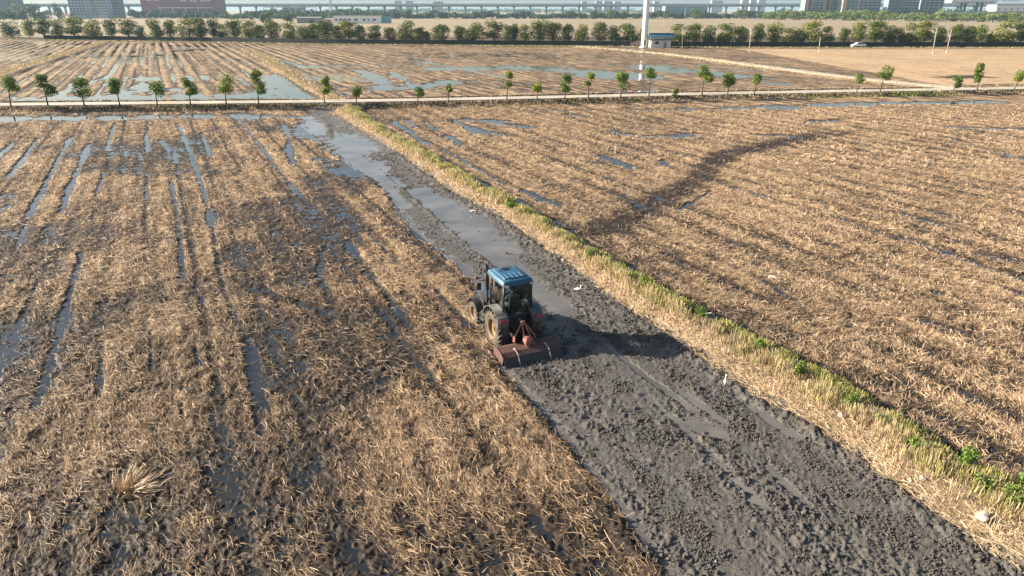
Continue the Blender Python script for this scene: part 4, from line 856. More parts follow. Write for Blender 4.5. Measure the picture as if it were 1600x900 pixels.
def build_belts():
    rs = np.random.RandomState(51)
    # uncountable far woodland belt along the fields' end
    L = []
    def add(px, py, top, D, wpx):
        X = xat(px, py, D); z = max(2.5, zat(top, D)); w = wpx / F * D; k = rs.randint(2, 4)
        for _ in range(k): L.append((X + rs.normal(0, w * .25), D + rs.uniform(0, 14), z * rs.uniform(.25, .70), w * rs.uniform(.45, .75), w * .5, z * rs.uniform(.28, .45)))
    for px in np.arange(345, 1210, 5.0): add(px, 28, 18.5 + 2.0 * math.sin(px * .09) + rs.uniform(-1, 1.5), 985 + rs.uniform(0, 40), 9)
    for px in np.arange(200, 345, 6.0): add(px, 24, 15 + rs.uniform(-1, 3), 1020 + rs.uniform(0, 40), 8)
    for px in np.arange(400, 640, 5.0): add(px, 22, 14 + rs.uniform(-1, 2), 1080 + rs.uniform(0, 30), 9)
    for px in np.arange(1210, 1480, 6.0): add(px, 22, 14.5 + rs.uniform(-1.5, 2), 985 + rs.uniform(0, 20), 10)
    tag(link('far_woodland', cloud_mesh('far_woodland', rs, L, 95000, 2.0), M['leafw']), 'hazy belt of distant trees closing the far fields below the viaduct', 'woodland', kind='stuff')
    L.clear()
    for px in np.arange(560, 1010, 5.0): add(px, 16, 13 + rs.uniform(-1.2, 1.2), 2300 + rs.uniform(0, 300), 8)
    for px in np.arange(1480, 1700, 8.0): add(px, 16, 12.5 + rs.uniform(-1, 1.5), 960 + rs.uniform(0, 20), 12)
    tag(link('far_woodland', cloud_mesh('far_woodland', rs, L, 16000, 2.8), M['leafw']), 'thin pale woodland on the skyline seen under the viaduct', 'woodland', kind='stuff')
    # trees one can tell apart
    kinds = []
    for v in range(5):
        cm = cloud_mesh('crown', rs, lobes_for(rs, 9, .8, 9, 11, .7), 700, 1.15); cm.materials.append(M['leafd'])
        bm = trunk_bm(rs, 5, .3, 0, 3, 1.5, .3); tm = bpy.data.meshes.new('trunk'); bm.to_mesh(tm); bm.free(); tm.materials.append(M['bark']); kinds.append((cm, tm))
    kb = []
    for cm, tm in kinds:
        c2 = cm.copy(); c2.materials.clear(); c2.materials.append(M['leafb']); kb.append((c2, tm))
    def tree(px, base, top, wpx, lb, grp, nm='belt_tree', dark=False):
        p = at(px, base); Y = min(p.y, 960); X = xat(px, base, Y); h = max(3, zat(top, Y)); w = wpx / F * Y * 1.07
        e = empty(nm, (X, Y, -.1), rs.uniform(0, 6), lb, 'tree', grp); e.scale = (w / 9, w / 9, h / 9); cm, tm = (kb if nm == 'belt_tree' else kinds)[rs.randint(5)]; link('crown', cm, None, e); link('trunk', tm, None, e)
    for px in np.arange(1202, 1640, 12.5):
        tree(px + rs.uniform(-3, 3), 30.5 + (px - 1200) * .011, 18.2 + (px - 1200) * .006 + rs.uniform(-2.2, 2), rs.uniform(17, 23), 'round pale green tree in the belt before the apartment slabs and station', 'trees in the right distant belt')
    for i, (px, b, t, w, lb) in enumerate(((5, 31, 16, 22, 'yellow green tree at the very left edge before the dark tower'), (20, 31, 17, 18, 'bushy tree before the right side of the dark tower'), (38, 31, 15, 20, 'bushy olive tree right of the dark tower, under the viaduct'), (55, 31, 8, 22, 'tall teal tree in the left belt, left of the darkest one'), (72, 31, 18, 18, 'low tree just left of the tall darkest tree'), (30, 30, 9, 18, 'tall hazy tree behind the olive one at left'), (92, 30, 7.5, 15, 'tall darkest tree in front of the leftmost grey slab'), (112, 29, 20, 10, 'low shrub like tree right of the tall darkest tree'), (410, 36, 22, 10, 'dark round tree left of the thin pale mast'), (421, 36, 19, 13, 'dark bushy tree left of the thin pale mast'), (449, 36, 18.5, 16, 'dark bushy tree around the thin pale mast'), (365, 31, 24, 10, 'low dark tree in the fields right of the maroon hall'), (393, 31, 25, 9, 'low dark tree left of the two dark round ones'), (1085, 29, 15.5, 13, 'dark tree rising from the belt under the teal shed'), (1158, 28.5, 13, 16, 'tall dark tree in the belt right of the teal shed'), (928, 28.5, 17.5, 14, 'dark tree rising from the belt left of the tower'), (953, 28.5, 17, 13, 'dark tree in the belt between two pale blocks and tower'), (974, 28.5, 18, 10, 'dark tree in the belt nearest the tower on its left'))):
        tree(px, b, t, w, lb, None, 'field_tree')

# ------------------------------------------------------------------ tractor, tiller, driver
HEAD = R(23.5)                                         # heading, left of straight ahead
TPOS = Vector((.04, 24.25, -.05))
def wheel(parent, x, y, r, w, side, lugs, rimr):
    e = bmesh.new()
    prof = [(-w * .5, rimr), (-w * .52, rimr + .04), (-w * .54, (r + rimr) / 2), (-w * .48, r * .89), (-w * .3, r * .915), (0, r * .92), (w * .3, r * .915), (w * .48, r * .89), (w * .54, (r + rimr) / 2), (w * .52, rimr + .04), (w * .5, rimr)]
    lathe_x(e, prof, 44)
    for k in range(lugs):
        for s in (-1, 1):
            a0 = 6.2832 * (k + (.5 if s > 0 else 0)) / lugs; n = 4; da = .30 * 20 / lugs
            sec = []
            for i in range(n):
                t = i / (n - 1); a = a0 + da * (t - .5); x_ = s * w * (.02 + .53 * t); ro = r * (1.0 if t < .75 else .985); ri = r * .90 if t < .8 else r * .83; hw = .022 * (r / .7) * (1.2 - .2 * t) / r
                sec.append([e.verts.new((x_, rr * math.cos(aa), rr * math.sin(aa))) for rr, aa in ((ri, a - hw * 1.5), (ro, a - hw), (ro, a + hw), (ri, a + hw * 1.5))])
            for p, q in zip(sec[:-1], sec[1:]):
                for j in range(4): e.faces.new((p[j], p[(j + 1) % 4], q[(j + 1) % 4], q[j]))
            e.faces.new(sec[0]); e.faces.new(sec[-1][::-1])
    tyre = fin(e, 'wheel', M['tyre'], parent, sharp=30); tyre.location = (x, y, r - .02)
    e = bmesh.new(); s = side
    pr = [(s * w * .46, rimr + .005), (s * w * .50, rimr), (s * w * .46, rimr * .93), (s * w * .18, rimr * .86), (s * w * .12, rimr * .5), (s * w * .20, rimr * .46), (s * w * .20, rimr * .20), (s * w * .34, rimr * .17), (s * w * .34, .001)]
    lathe_x(e, pr, 36)
    lathe_x(e, [(-s * w * .46, rimr + .004), (-s * w * .46, rimr * .9), (-s * w * .1, rimr * .84), (-s * w * .1, .001)], 30)
    fin(e, 'rim', M['rim'], tyre, sharp=35)
    e = bmesh.new()
    for k in range(8):
        a = 6.2832 * k / 8; tube(e, [(s * w * .19, rimr * .33 * math.cos(a), rimr * .33 * math.sin(a)), (s * w * .24, rimr * .33 * math.cos(a), rimr * .33 * math.sin(a))], .018, 6)
    fin(e, 'wheel_bolts', M['steel'], tyre)
def glass_quad(name, pts, parent, th=.012):
    bm = bmesh.new(); vs = [bm.verts.new(p) for p in pts]; f = bm.faces.new(vs); nrm = (Vector(pts[1]) - Vector(pts[0])).cross(Vector(pts[2]) - Vector(pts[0])).normalized() * th
    r = bmesh.ops.extrude_face_region(bm, geom=[f]); bmesh.ops.translate(bm, vec=nrm, verts=[v for v in r['geom'] if isinstance(v, bmesh.types.BMVert)])
    return fin(bm, name, M['glass'], parent)
def build_tractor():
    T = empty('farm_tractor', TPOS, HEAD, 'muddy blue tractor with cab driving away along the tilled strip', 'tractor')
    for sx in (-1, 1):
        wheel(T, sx * .69, 0, .77, .42, sx, 20, .40); wheel(T, sx * .68, 2.20, .53, .31, sx, 18, .28)
    # chassis
    bm = bmesh.new(); box(bm, (0, .75, .80), (.42, 2.1, .50), None, .05); box(bm, (0, .02, .80), (1.15, .34, .34), None, .06); box(bm, (0, -.22, .86), (.56, .40, .56), None, .06); box(bm, (0, 1.9, .72), (.46, 1.0, .36), None, .04); box(bm, (0, 2.2, .53), (1.20, .18, .16), None, .03); box(bm, (0, 2.78, .72), (.40, .36, .30), None, .04)
    fin(bm, 'chassis', M['iron'], T, sharp=40)
    bm = bmesh.new(); box(bm, (0, -.40, .98), (.70, .10, .34), None, .03); box(bm, (-.2, -.46, .92), (.12, .08, .10), None, .02); box(bm, (.05, -.46, 1.02), (.30, .07, .12), None, .02); tube(bm, [(.25, -.42, 1.0), (.30, -.56, .9), (.22, -.5, .70)], .018, 6); tube(bm, [(.18, -.42, 1.05), (.22, -.6, .95), (.14, -.55, .72)], .018, 6); fin(bm, 'hydraulic_block', M['iron'], T, sharp=40)
    # bonnet
    bm = bmesh.new(); prism_x(bm, [(1.12, 1.00), (1.12, 1.58), (1.6, 1.58), (2.5, 1.50), (2.86, 1.36), (2.95, 1.0), (2.9, .92)], -.38, .38); bmesh.ops.bevel(bm, geom=bm.edges[:], offset=.06, segments=3, affect='EDGES'); hood = fin(bm, 'bonnet', M['blue'], T, sharp=35)
    bm = bmesh.new(); box(bm, (0, 2.95, 1.12), (.5, .05, .3), None, .02); fin(bm, 'grille', M['black'], hood)
    for s in (-1, 1):
        bm = bmesh.new(); box(bm, (s * .25, 2.92, 1.30), (.16, .05, .09), None, .02); fin(bm, 'headlight', M['lampw'], hood)
        bm = bmesh.new(); box(bm, (s * .392, 1.95, 1.18), (.012, 1.1, .26), None, .004); fin(bm, 'side_grille', M['black'], hood)
    # cab
    zf, zt = 1.16, 2.56; yF, yB = 1.05, -.42; wF, wB = .50, .58; tF, tB = .52, .55
    bm = bmesh.new(); box(bm, (0, .36, 1.08), (1.10, 1.5, .16), None, .04); box(bm, (0, .95, 1.25), (.90, .30, .34), None, .04); cabin = fin(bm, 'cab_floor', M['black'], T, sharp=40)
    bm = bmesh.new()
    for s in (-1, 1):
        tube(bm, [(s * wF, yF, zf - .05), (s * tF, yF - .10, zt + .03)], .040, 8); tube(bm, [(s * wB, yB + .02, zf + .25), (s * tB, yB - .02, zt + .03)], .045, 8)
        tube(bm, [(s * .58, .42, zf + .0), (s * .59, .40, zt + .03)], .034, 8); tube(bm, [(s * wF, yF, zf), (s * .58, .42, zf), (s * wB, yB + .02, zf + .30)], .035, 8); tube(bm, [(s * tF, yF - .10, zt), (s * .59, .40, zt), (s * tB, yB - .02, zt)], .035, 8)
    tube(bm, [(-tB, yB - .02, zt), (tB, yB - .02, zt)], .04, 8); tube(bm, [(-tF, yF - .1, zt), (tF, yF - .1, zt)], .04, 8)
    tube(bm, [(-wB, yB + .02, zf + .33), (-wB * .72, yB - .02, zf + .19), (wB * .72, yB - .02, zf + .19), (wB, yB + .02, zf + .33)], .045, 8)
    box(bm, (0, yB + .02, zf + .07), (1.02, .08, .20), None, .03)
    fin(bm, 'cab_frame', M['black'], T, True)
    gw = glass_quad('rear_window', [(-wB + .05, yB - .01, zf + .34), (-wB * .70, yB - .03, zf + .22), (wB * .70, yB - .03, zf + .22), (wB - .05, yB - .01, zf + .34), (tB - .05, yB - .04, zt - .03), (-tB + .05, yB - .04, zt - .03)], T)
    bm = bmesh.new(); tube(bm, [(0, yB - .06, zf + .24), (.28, yB - .075, zf + .62)], .010, 5); tube(bm, [(.12, yB - .075, zf + .26), (.40, yB - .085, zf + .78)], .008, 5); fin(bm, 'wiper', M['black'], gw)
    bm = bmesh.new(); tube(bm, [(-.10, yB - .07, zf + .27), (.10, yB - .07, zf + .27)], .016, 6); fin(bm, 'handle', M['steel'], gw)
    glass_quad('windscreen', [(-wF + .03, yF, zf + .10), (wF - .03, yF, zf + .10), (tF - .04, yF - .10, zt - .03), (-tF + .04, yF - .10, zt - .03)], T)
    for s in (-1, 1):
        d = glass_quad('cab_door', [(s * (wF + .01), yF - .05, zf + .02), (s * .588, .46, zf + .02), (s * .597, .44, zt - .03), (s * (tF + .01), yF - .14, zt - .03)], T)
        bm = bmesh.new(); box(bm, (s * .605, .52, zf + .45), (.03, .12, .03), None, .008); fin(bm, 'handle', M['black'], d)
        glass_quad('side_window', [(s * .592, .38, zf + .05), (s * (wB + .015), yB + .08, zf + .34), (s * (tB + .015), yB + .04, zt - .03), (s * .60, .36, zt - .03)], T)
    # roof
    bm = bmesh.new(); box(bm, (0, .30, 2.66), (1.30, 1.70, .22), None, .08, (.90, .92)); box(bm, (0, .34, 2.775), (.98, 1.30, .07), None, .03, (.9, .92)); roof = fin(bm, 'cab_roof', M['blueroof'], T, sharp=40)
    bm = bmesh.new()
    for x in (-.33, -.11, .11, .33): box(bm, (x * .85, -.06, 2.825), (.08, .50, .03), None, .012)
    fin(bm, 'roof_rib', M['blueroof'], roof, sharp=40)
    bm = bmesh.new(); tube(bm, [(-.36, .52, 2.83), (-.2, .70, 2.85), (.22, .74, 2.85), (.30, .60, 2.83)], .014, 6); box(bm, (-.05, .62, 2.82), (.26, .16, .05), None, .015); fin(bm, 'roof_hatch', M['black'], roof)
    for s in (-1, 1):
        bm = bmesh.new(); box(bm, (s * .50, -.56, 2.62), (.20, .06, .09), None, .02); l_ = fin(bm, 'work_light', M['black'], roof); bm = bmesh.new(); box(bm, (s * .50, -.595, 2.62), (.15, .012, .06), None, .004); fin(bm, 'lens', M['lampw'], l_)
    bm = bmesh.new(); tube(bm, [(.50, .9, 2.72), (.52, .9, 3.10)], [.010, .005], 5); fin(bm, 'aerial', M['black'], roof)
    # fenders
    for s in (-1, 1):
        prof = []
        for k in range(13):
            a = R(20 + 125 * k / 12); prof.append((.88 * math.cos(a) * 1.0 - .0, .76 + .86 * math.sin(a)))
        bm = bmesh.new(); sheet_x(bm, prof, s * .47, s * .93, .035); fd = bmesh.new()
        # inner cheek joins the cab
        cheek = [(y, z) for y, z in prof] + [(-.62, 1.05), (.72, 1.02)]
        f = fin(bm, 'fender', M['grey'], T, sharp=40)
        fd.free(); bm = bmesh.new(); prism_x(bm, cheek, s * .44, s * .467); fin(bm, 'inner_cheek', M['black'], f)
        bm = bmesh.new(); prism_x(bm, [(-.56, 1.50), (-.74, 1.42), (-.80, 1.16), (-.74, 1.02), (-.60, 1.02)], s * .50, s * .94); bmesh.ops.bevel(bm, geom=bm.edges[:], offset=.04, segments=2, affect='EDGES'); fin(bm, 'lamp_housing', M['grey'], f, sharp=40)
        bm = bmesh.new(); box(bm, (s * .72, -.79, 1.33), (.30, .06, .13), Matrix.Rotation(R(-14), 4, 'X'), .02); fin(bm, 'tail_light', M['lamp'], f)
    # exhaust, intake, mirrors, steps, tank
    bm = bmesh.new(); tube(bm, [(-.50, 1.42, 1.2), (-.50, 1.42, 1.75), (-.50, 1.42, 1.76), (-.50, 1.42, 2.30), (-.50, 1.42, 2.31), (-.50, 1.42, 2.70), (-.50, 1.50, 2.82)], [.05, .05, .085, .085, .05, .05, .05], 12); box(bm, (-.50, 1.42, 2.76), (.13, .13, .08), None, .02); fin(bm, 'exhaust_stack', M['black'], T, sharp=40)
    for s in (-1, 1):
        bm = bmesh.new(); tube(bm, [(s * .60, 1.08, 2.30), (s * .90, 1.16, 2.30), (s * .92, 1.16, 2.10)], .016, 6); mi = fin(bm, 'mirror_arm', M['black'], T)
        bm = bmesh.new(); box(bm, (s * .94, 1.15, 2.06), (.18, .05, .30), None, .02); fin(bm, 'mirror', M['black'], mi)
        bm = bmesh.new(); box(bm, (s * .62, 1.18, .72), (.34, .62, .36), None, .06); fin(bm, 'fuel_tank' if s < 0 else 'battery_box', M['iron'], T, sharp=40)
        bm = bmesh.new()
        for z in (.45, .72): box(bm, (s * .82, .98, z), (.22, .34, .03), None, .008)
        for y in (.82, 1.14): box(bm, (s * .92, y, .66), (.03, .03, .62), None, .006)
        fin(bm, 'step', M['grey'], T)
        bm = bmesh.new(); prism_x(bm, [(2.2 + .60 * math.cos(R(a)), .53 + .60 * math.sin(R(a))) for a in range(30, 160, 10)] + [(2.2 + .57 * math.cos(R(a)), .53 + .57 * math.sin(R(a))) for a in range(150, 20, -10)], s * .58, s * .86); fin(bm, 'front_mudguard', M['black'], T)
        bm = bmesh.new(); tube(bm, [(s * .30, -.10, .58), (s * .42, -.95, .55)], .030, 8); tube(bm, [(s * .34, -.12, 1.12), (s * .36, -.5, .60)], .020, 6); fin(bm, 'lower_link', M['iron'], T)
    bm = bmesh.new(); tube(bm, [(-.38, 1.3, 1.2), (-.52, 1.32, 1.5), (-.56, 1.3, 1.9)], .03, 8); fin(bm, 'handrail', M['black'], T)
    # cab inside
    bm = bmesh.new(); box(bm, (0, .16, 1.38), (.50, .46, .14), None, .05); box(bm, (0, .02, 1.26), (.36, .34, .22), None, .03); seat = fin(bm, 'seat', M['seat'], T, sharp=40)
    bm = bmesh.new(); box(bm, (0, -.10, 1.72), (.46, .12, .58), Matrix.Rotation(R(8), 4, 'X'), .05); fin(bm, 'backrest', M['seat'], seat, sharp=40)
    bm = bmesh.new(); box(bm, (0, .98, 1.42), (.40, .22, .46), None, .06); fin(bm, 'dashboard', M['black'], T, sharp=40)
    bm = bmesh.new(); n = 20
    rot = Matrix.Translation((0, .72, 1.70)) @ Matrix.Rotation(R(-32), 4, 'X')
    ring = [rot @ Vector((.19 * math.cos(6.2832 * k / n), .19 * math.sin(6.2832 * k / n), 0)) for k in range(n)]; tube(bm, ring + [ring[0]], .014, 6, False)
    for k in (0, 7, 13): tube(bm, [rot @ Vector((0, 0, 0)), ring[k]], .010, 5)
    tube(bm, [rot @ Vector((0, 0, 0)), (0, .96, 1.52)], .025, 8); fin(bm, 'steering_wheel', M['black'], T, True)
    return T
def build_tiller():
    E = empty('rotary_tiller', TPOS, HEAD, 'rusty red rotary tiller hitched behind the blue tractor', 'tiller'); W = 1.17
    bm = bmesh.new(); sheet_x(bm, [(-1.82, .37), (-1.62, .49), (-1.22, .53), (-1.02, .49), (-.92, .36)], -W, W, .03); fin(bm, 'hood', M['rust'], E)
    bm = bmesh.new(); sheet_x(bm, [(-2.06, .01), (-1.96, .18), (-1.835, .36)], -W + .01, W - .01, .022); fl = fin(bm, 'rear_flap', M['mudsteel'], E)
    bm = bmesh.new(); box(bm, (0, -2.03, .035), (2 * W - .04, .035, .05), None, .01); fin(bm, 'flap_edge', M['rust'], fl)
    for s in (-1, 1):
        bm = bmesh.new(); prism_x(bm, [(-1.86, .38), (-1.62, .51), (-1.22, .55), (-1.00, .50), (-.90, .36), (-1.0, .10), (-1.35, .0), (-1.75, .08)], s * W, s * (W + .025)); fin(bm, 'side_plate', M['rust'], E)
        bm = bmesh.new(); x = s * .62; tube(bm, [(x, -1.62, .55), (x, -1.88, .46), (x + .02, -2.05, .10)], .013, 6); tube(bm, [(x, -1.5, .52), (x, -1.62, .56)], .025, 6); fin(bm, 'adjuster_rod', M['pole'], E)
        bm = bmesh.new(); tube(bm, [(s * .42, -.95, .55), (s * .42, -1.15, .62)], .035, 8); box(bm, (s * .42, -1.05, .66), (.05, .22, .18), None, .01); fin(bm, 'hitch_lug', M['red'], E)
    bm = bmesh.new(); box(bm, (0, -1.34, .66), (.28, .32, .24), None, .05); box(bm, (0, -1.34, .80), (.18, .20, .08), None, .03); tube(bm, [(0, -1.16, .70), (0, -.98, .74)], .06, 10); fin(bm, 'gearbox', M['red'], E, sharp=40)
    bm = bmesh.new(); tube(bm, [(-.44, -1.04, .66), (-.05, -.92, 1.22)], .033, 8); tube(bm, [(.44, -1.04, .66), (.05, -.92, 1.22)], .033, 8); tube(bm, [(.04, -.92, 1.20), (.22, -1.52, .54)], .026, 8); tube(bm, [(-.04, -.92, 1.20), (-.14, -1.52, .54)], .026, 8); box(bm, (0, -.92, 1.22), (.16, .07, .14), None, .02); fin(bm, 'hitch_frame', M['red'], E, sharp=40)
    bm = bmesh.new(); tube(bm, [(0, -.46, 1.22), (0, -.60, 1.22), (0, -.61, 1.22), (0, -.78, 1.22), (0, -.79, 1.22), (0, -.92, 1.22)], [.022, .022, .035, .035, .022, .022], 8); fin(bm, 'top_link', M['steel'], E)
    bm = bmesh.new(); tube(bm, [(0, -.42, .70), (0, -.70, .74), (0, -1.0, .78)], [.045, .05, .045], 10); fin(bm, 'drive_shaft', M['iron'], E, True)
    bm = bmesh.new(); tube(bm, [(-W, -1.36, .26), (W, -1.36, .26)], .05, 10)
    for k in range(16):
        x = -W + .12 + k * (2 * W - .24) / 15; a = k * 2.1
        for j in (0, 1):
            b = a + j * math.pi; tube(bm, [(x, -1.36, .26), (x, -1.36 + .20 * math.cos(b), .26 + .20 * math.sin(b)), (x + .07, -1.36 + .25 * math.cos(b + .3), .26 + .25 * math.sin(b + .3))], [.014, .014, .010], 4)
    fin(bm, 'rotor', M['mudsteel'], E)
def skin_body(name, verts, edges, radii, mat, parent, levels=1, root=0):
    me = bpy.data.meshes.new(name); me.from_pydata([tuple(v) for v in verts], edges, []); o = link(name, me, mat, parent)
    sk = o.modifiers.new('skin', 'SKIN'); sk.use_smooth_shade = True
    for i, r in enumerate(radii):
        r = r if isinstance(r, tuple) else (r, r)
        me.skin_vertices[0].data[i].radius = r; me.skin_vertices[0].data[i].use_root = (i == root)
    sb = o.modifiers.new('sub', 'SUBSURF'); sb.levels = levels; sb.render_levels = levels
    return o
def build_driver():
    E = empty('person', TPOS, HEAD, 'driver in dark work shirt sitting in the tractor cab, hands on the wheel', 'person')
    V = [(0, .10, 1.50), (0, .07, 1.68), (0, .06, 1.86), (0, .08, 1.98), (0, .09, 2.06)]; Rr = [(.16, .12), (.15, .11), (.17, .11), (.09, .08), (.052, .055)]; Ed = [(0, 1), (1, 2), (2, 3), (3, 4)]
    for s in (-1, 1):
        i = len(V); V += [(s * .17, .07, 1.94), (s * .25, .22, 1.70), (s * .19, .52, 1.72), (s * .17, .60, 1.75)]; Rr += [.065, .048, .036, .028]; Ed += [(3, i), (i, i + 1), (i + 1, i + 2), (i + 2, i + 3)]
        i = len(V); V += [(s * .10, .14, 1.49), (s * .14, .56, 1.52), (s * .14, .66, 1.18), (s * .14, .80, 1.17)]; Rr += [.09, .068, .05, .04]; Ed += [(0, i), (i, i + 1), (i + 1, i + 2), (i + 2, i + 3)]
    skin_body('body', V, Ed, Rr, M['shirt'], E, 2)
    bm = bmesh.new(); bmesh.ops.create_icosphere(bm, subdivisions=3, radius=1)
    for v in bm.verts:
        x, y, z = v.co; k = 1 - .18 * max(0, -z) ; v.co = Vector((x * .078 * k, y * .098 * (1 - .08 * max(0, -z)), z * .118)); 
        if y > .8 and abs(x) < .25 and -.25 < z < .15: v.co.y += .022
    bmesh.ops.translate(bm, vec=(0, .12, 2.19), verts=bm.verts[:]); head = fin(bm, 'head', M['skin'], E, True)
    for s in (-1, 1):
        bm = bmesh.new(); bmesh.ops.create_icosphere(bm, subdivisions=2, radius=.011); bmesh.ops.translate(bm, vec=(s * .03, .212, 2.20), verts=bm.verts[:]); fin(bm, 'eye', M['hair'], head, True)
        bm = bmesh.new(); bmesh.ops.create_icosphere(bm, subdivisions=2, radius=.025)
        for v in bm.verts: v.co.x *= .4
        bmesh.ops.translate(bm, vec=(s * .078, .115, 2.19), verts=bm.verts[:]); fin(bm, 'ear', M['skin'], head, True)
        # hand closed round the wheel
        for f in range(4):
            y = .60 + f * .006; z0 = 1.755; x = s * (.150 + f * .018)
            skin_body('finger', [(x, y - .01, z0 + .005), (x - s * .004, y + .045, z0 + .022), (x - s * .004, y + .062, z0 - .004), (x, y + .04, z0 - .02)], [(0, 1), (1, 2), (2, 3)], [.010, .009, .009, .008], M['skin'], E, 1)
        skin_body('palm', [(s * .178, .57, 1.745), (s * .176, .615, 1.758)], [(0, 1)], [(.036, .016), (.040, .014)], M['skin'], E, 2)
        skin_body('thumb', [(s * .142, .59, 1.75), (s * .125, .62, 1.76), (s * .122, .65, 1.75)], [(0, 1), (1, 2)], [.012, .010, .009], M['skin'], E, 1)
    bm = bmesh.new(); bmesh.ops.create_icosphere(bm, subdivisions=3, radius=1)
    for v in bm.verts: v.co = Vector((v.co.x * .086, v.co.y * .104, v.co.z * .116))
    bmesh.ops.delete(bm, geom=[v for v in bm.verts if v.co.z < -.02 - .04 * (v.co.y < 0) or (v.co.y > .055 and v.co.z < .055)], context='VERTS'); bmesh.ops.translate(bm, vec=(0, .113, 2.205), verts=bm.verts[:]); fin(bm, 'hair', M['hair'], head, True)

# ------------------------------------------------------------------ small things on the ground
def ground_z(x, y):
    return float(survey(np.array([x]), np.array([y]))[1][0])
def build_birds():
    B = [(903, 461, R(-35), 1.0, 0, 'white egret walking on the tilled mud right of the tractor'), (1104, 499, R(-10), 1.0, 1, 'white egret stooping where the tractor shadow reaches the bank'), (1132, 605, R(70), .85, 0, 'white egret standing on the dark clods nearer the bank'), (738, 334, R(-25), .9, 1, 'white egret stooping on wet mud far ahead of the tractor'), (1208, 440, R(150), .8, 1, 'white egret feeding in the pale straw of the right field')]
    for px, py, rz, s, stoop, lb in B:
        p = at(px, py); z = max(0, ground_z(p.x, p.y)); e = empty('egret', (p.x, p.y, z), rz, lb, 'bird', 'white egrets following the tractor'); e.scale = (s * .68,) * 3
        # body on two legs, long S neck
        if stoop: neck = [(.13, 0, .36), (.24, 0, .40), (.34, 0, .34), (.40, 0, .24), (.43, 0, .17)]; hd = ((.43, 0, .17), (.54, 0, .07))
        else: neck = [(.13, 0, .36), (.19, 0, .44), (.17, 0, .52), (.20, 0, .60), (.25, 0, .63)]; hd = ((.25, 0, .63), (.38, 0, .62))
        V = [(-.30, 0, .24), (-.18, 0, .29), (-.02, 0, .33), (.08, 0, .35)] + neck; rr = [(.02, .035), (.06, .05), (.085, .075), (.07, .065), .042, .028, .024, .026, .032]
        skin_body('body', V, [(i, i + 1) for i in range(len(V) - 1)], rr, M['bird'], e, 2, 2)
        bm = bmesh.new(); tube(bm, [hd[0], Vector(hd[0]).lerp(Vector(hd[1]), .3), hd[1]], [.020, .014, .003], 6); fin(bm, 'beak', M['beak'], e)
        for k in (-1, 1):
            bm = bmesh.new(); tube(bm, [(0 + .03 * k, .035 * k, .28), (-.03 + .02 * k, .035 * k, .15), (.03 * k, .035 * k, .0), (.05 + .03 * k, .035 * k, 0)], [.014, .009, .008, .004], 5); fin(bm, 'leg', M['shank'], e)
def build_stones():
    rs = np.random.RandomState(5)
    for px, py, w, lb in ((1312, 660, .26, 'pale angular stone on the bank, left of its neighbour'), (1331, 662, .24, 'pale angular stone on the bank, right of its neighbour'), (1439, 755, .22, 'round grey stone on the trampled straw of the bank'), (1421, 754, .15, 'small pale stone left of the round grey one'), (1532, 818, .40, 'big flat pale stone low on the bank near the right corner'), (1577, 806, .22, 'stone half hidden in dry grass above the big flat one'), (880, 405, .2, 'pale stone on the bank foot beyond the tractor')):
        p = at(px, py, .2); z = ground_z(p.x, p.y); bm = bmesh.new(); bmesh.ops.create_icosphere(bm, subdivisions=3, radius=1); sd = rs.rand(3) * 9
        for v in bm.verts:
            d = v.co.normalized(); k = 1 + .30 * math.sin(3.1 * d.x + sd[0]) * math.sin(2.7 * d.y + sd[1]) + .14 * math.sin(6.3 * d.z + sd[2] + 3 * d.x); v.co = Vector((d.x * w * .44 * k, d.y * w * .34 * k, d.z * w * .26 * k))
        o = fin(bm, 'field_stone', M['stone'], None, sharp=25); o.location = (p.x, p.y, z + w * .16 + .05); o.rotation_euler = (0, 0, rs.rand() * 6); tag(o, lb, 'stone', 'stones on the bank')
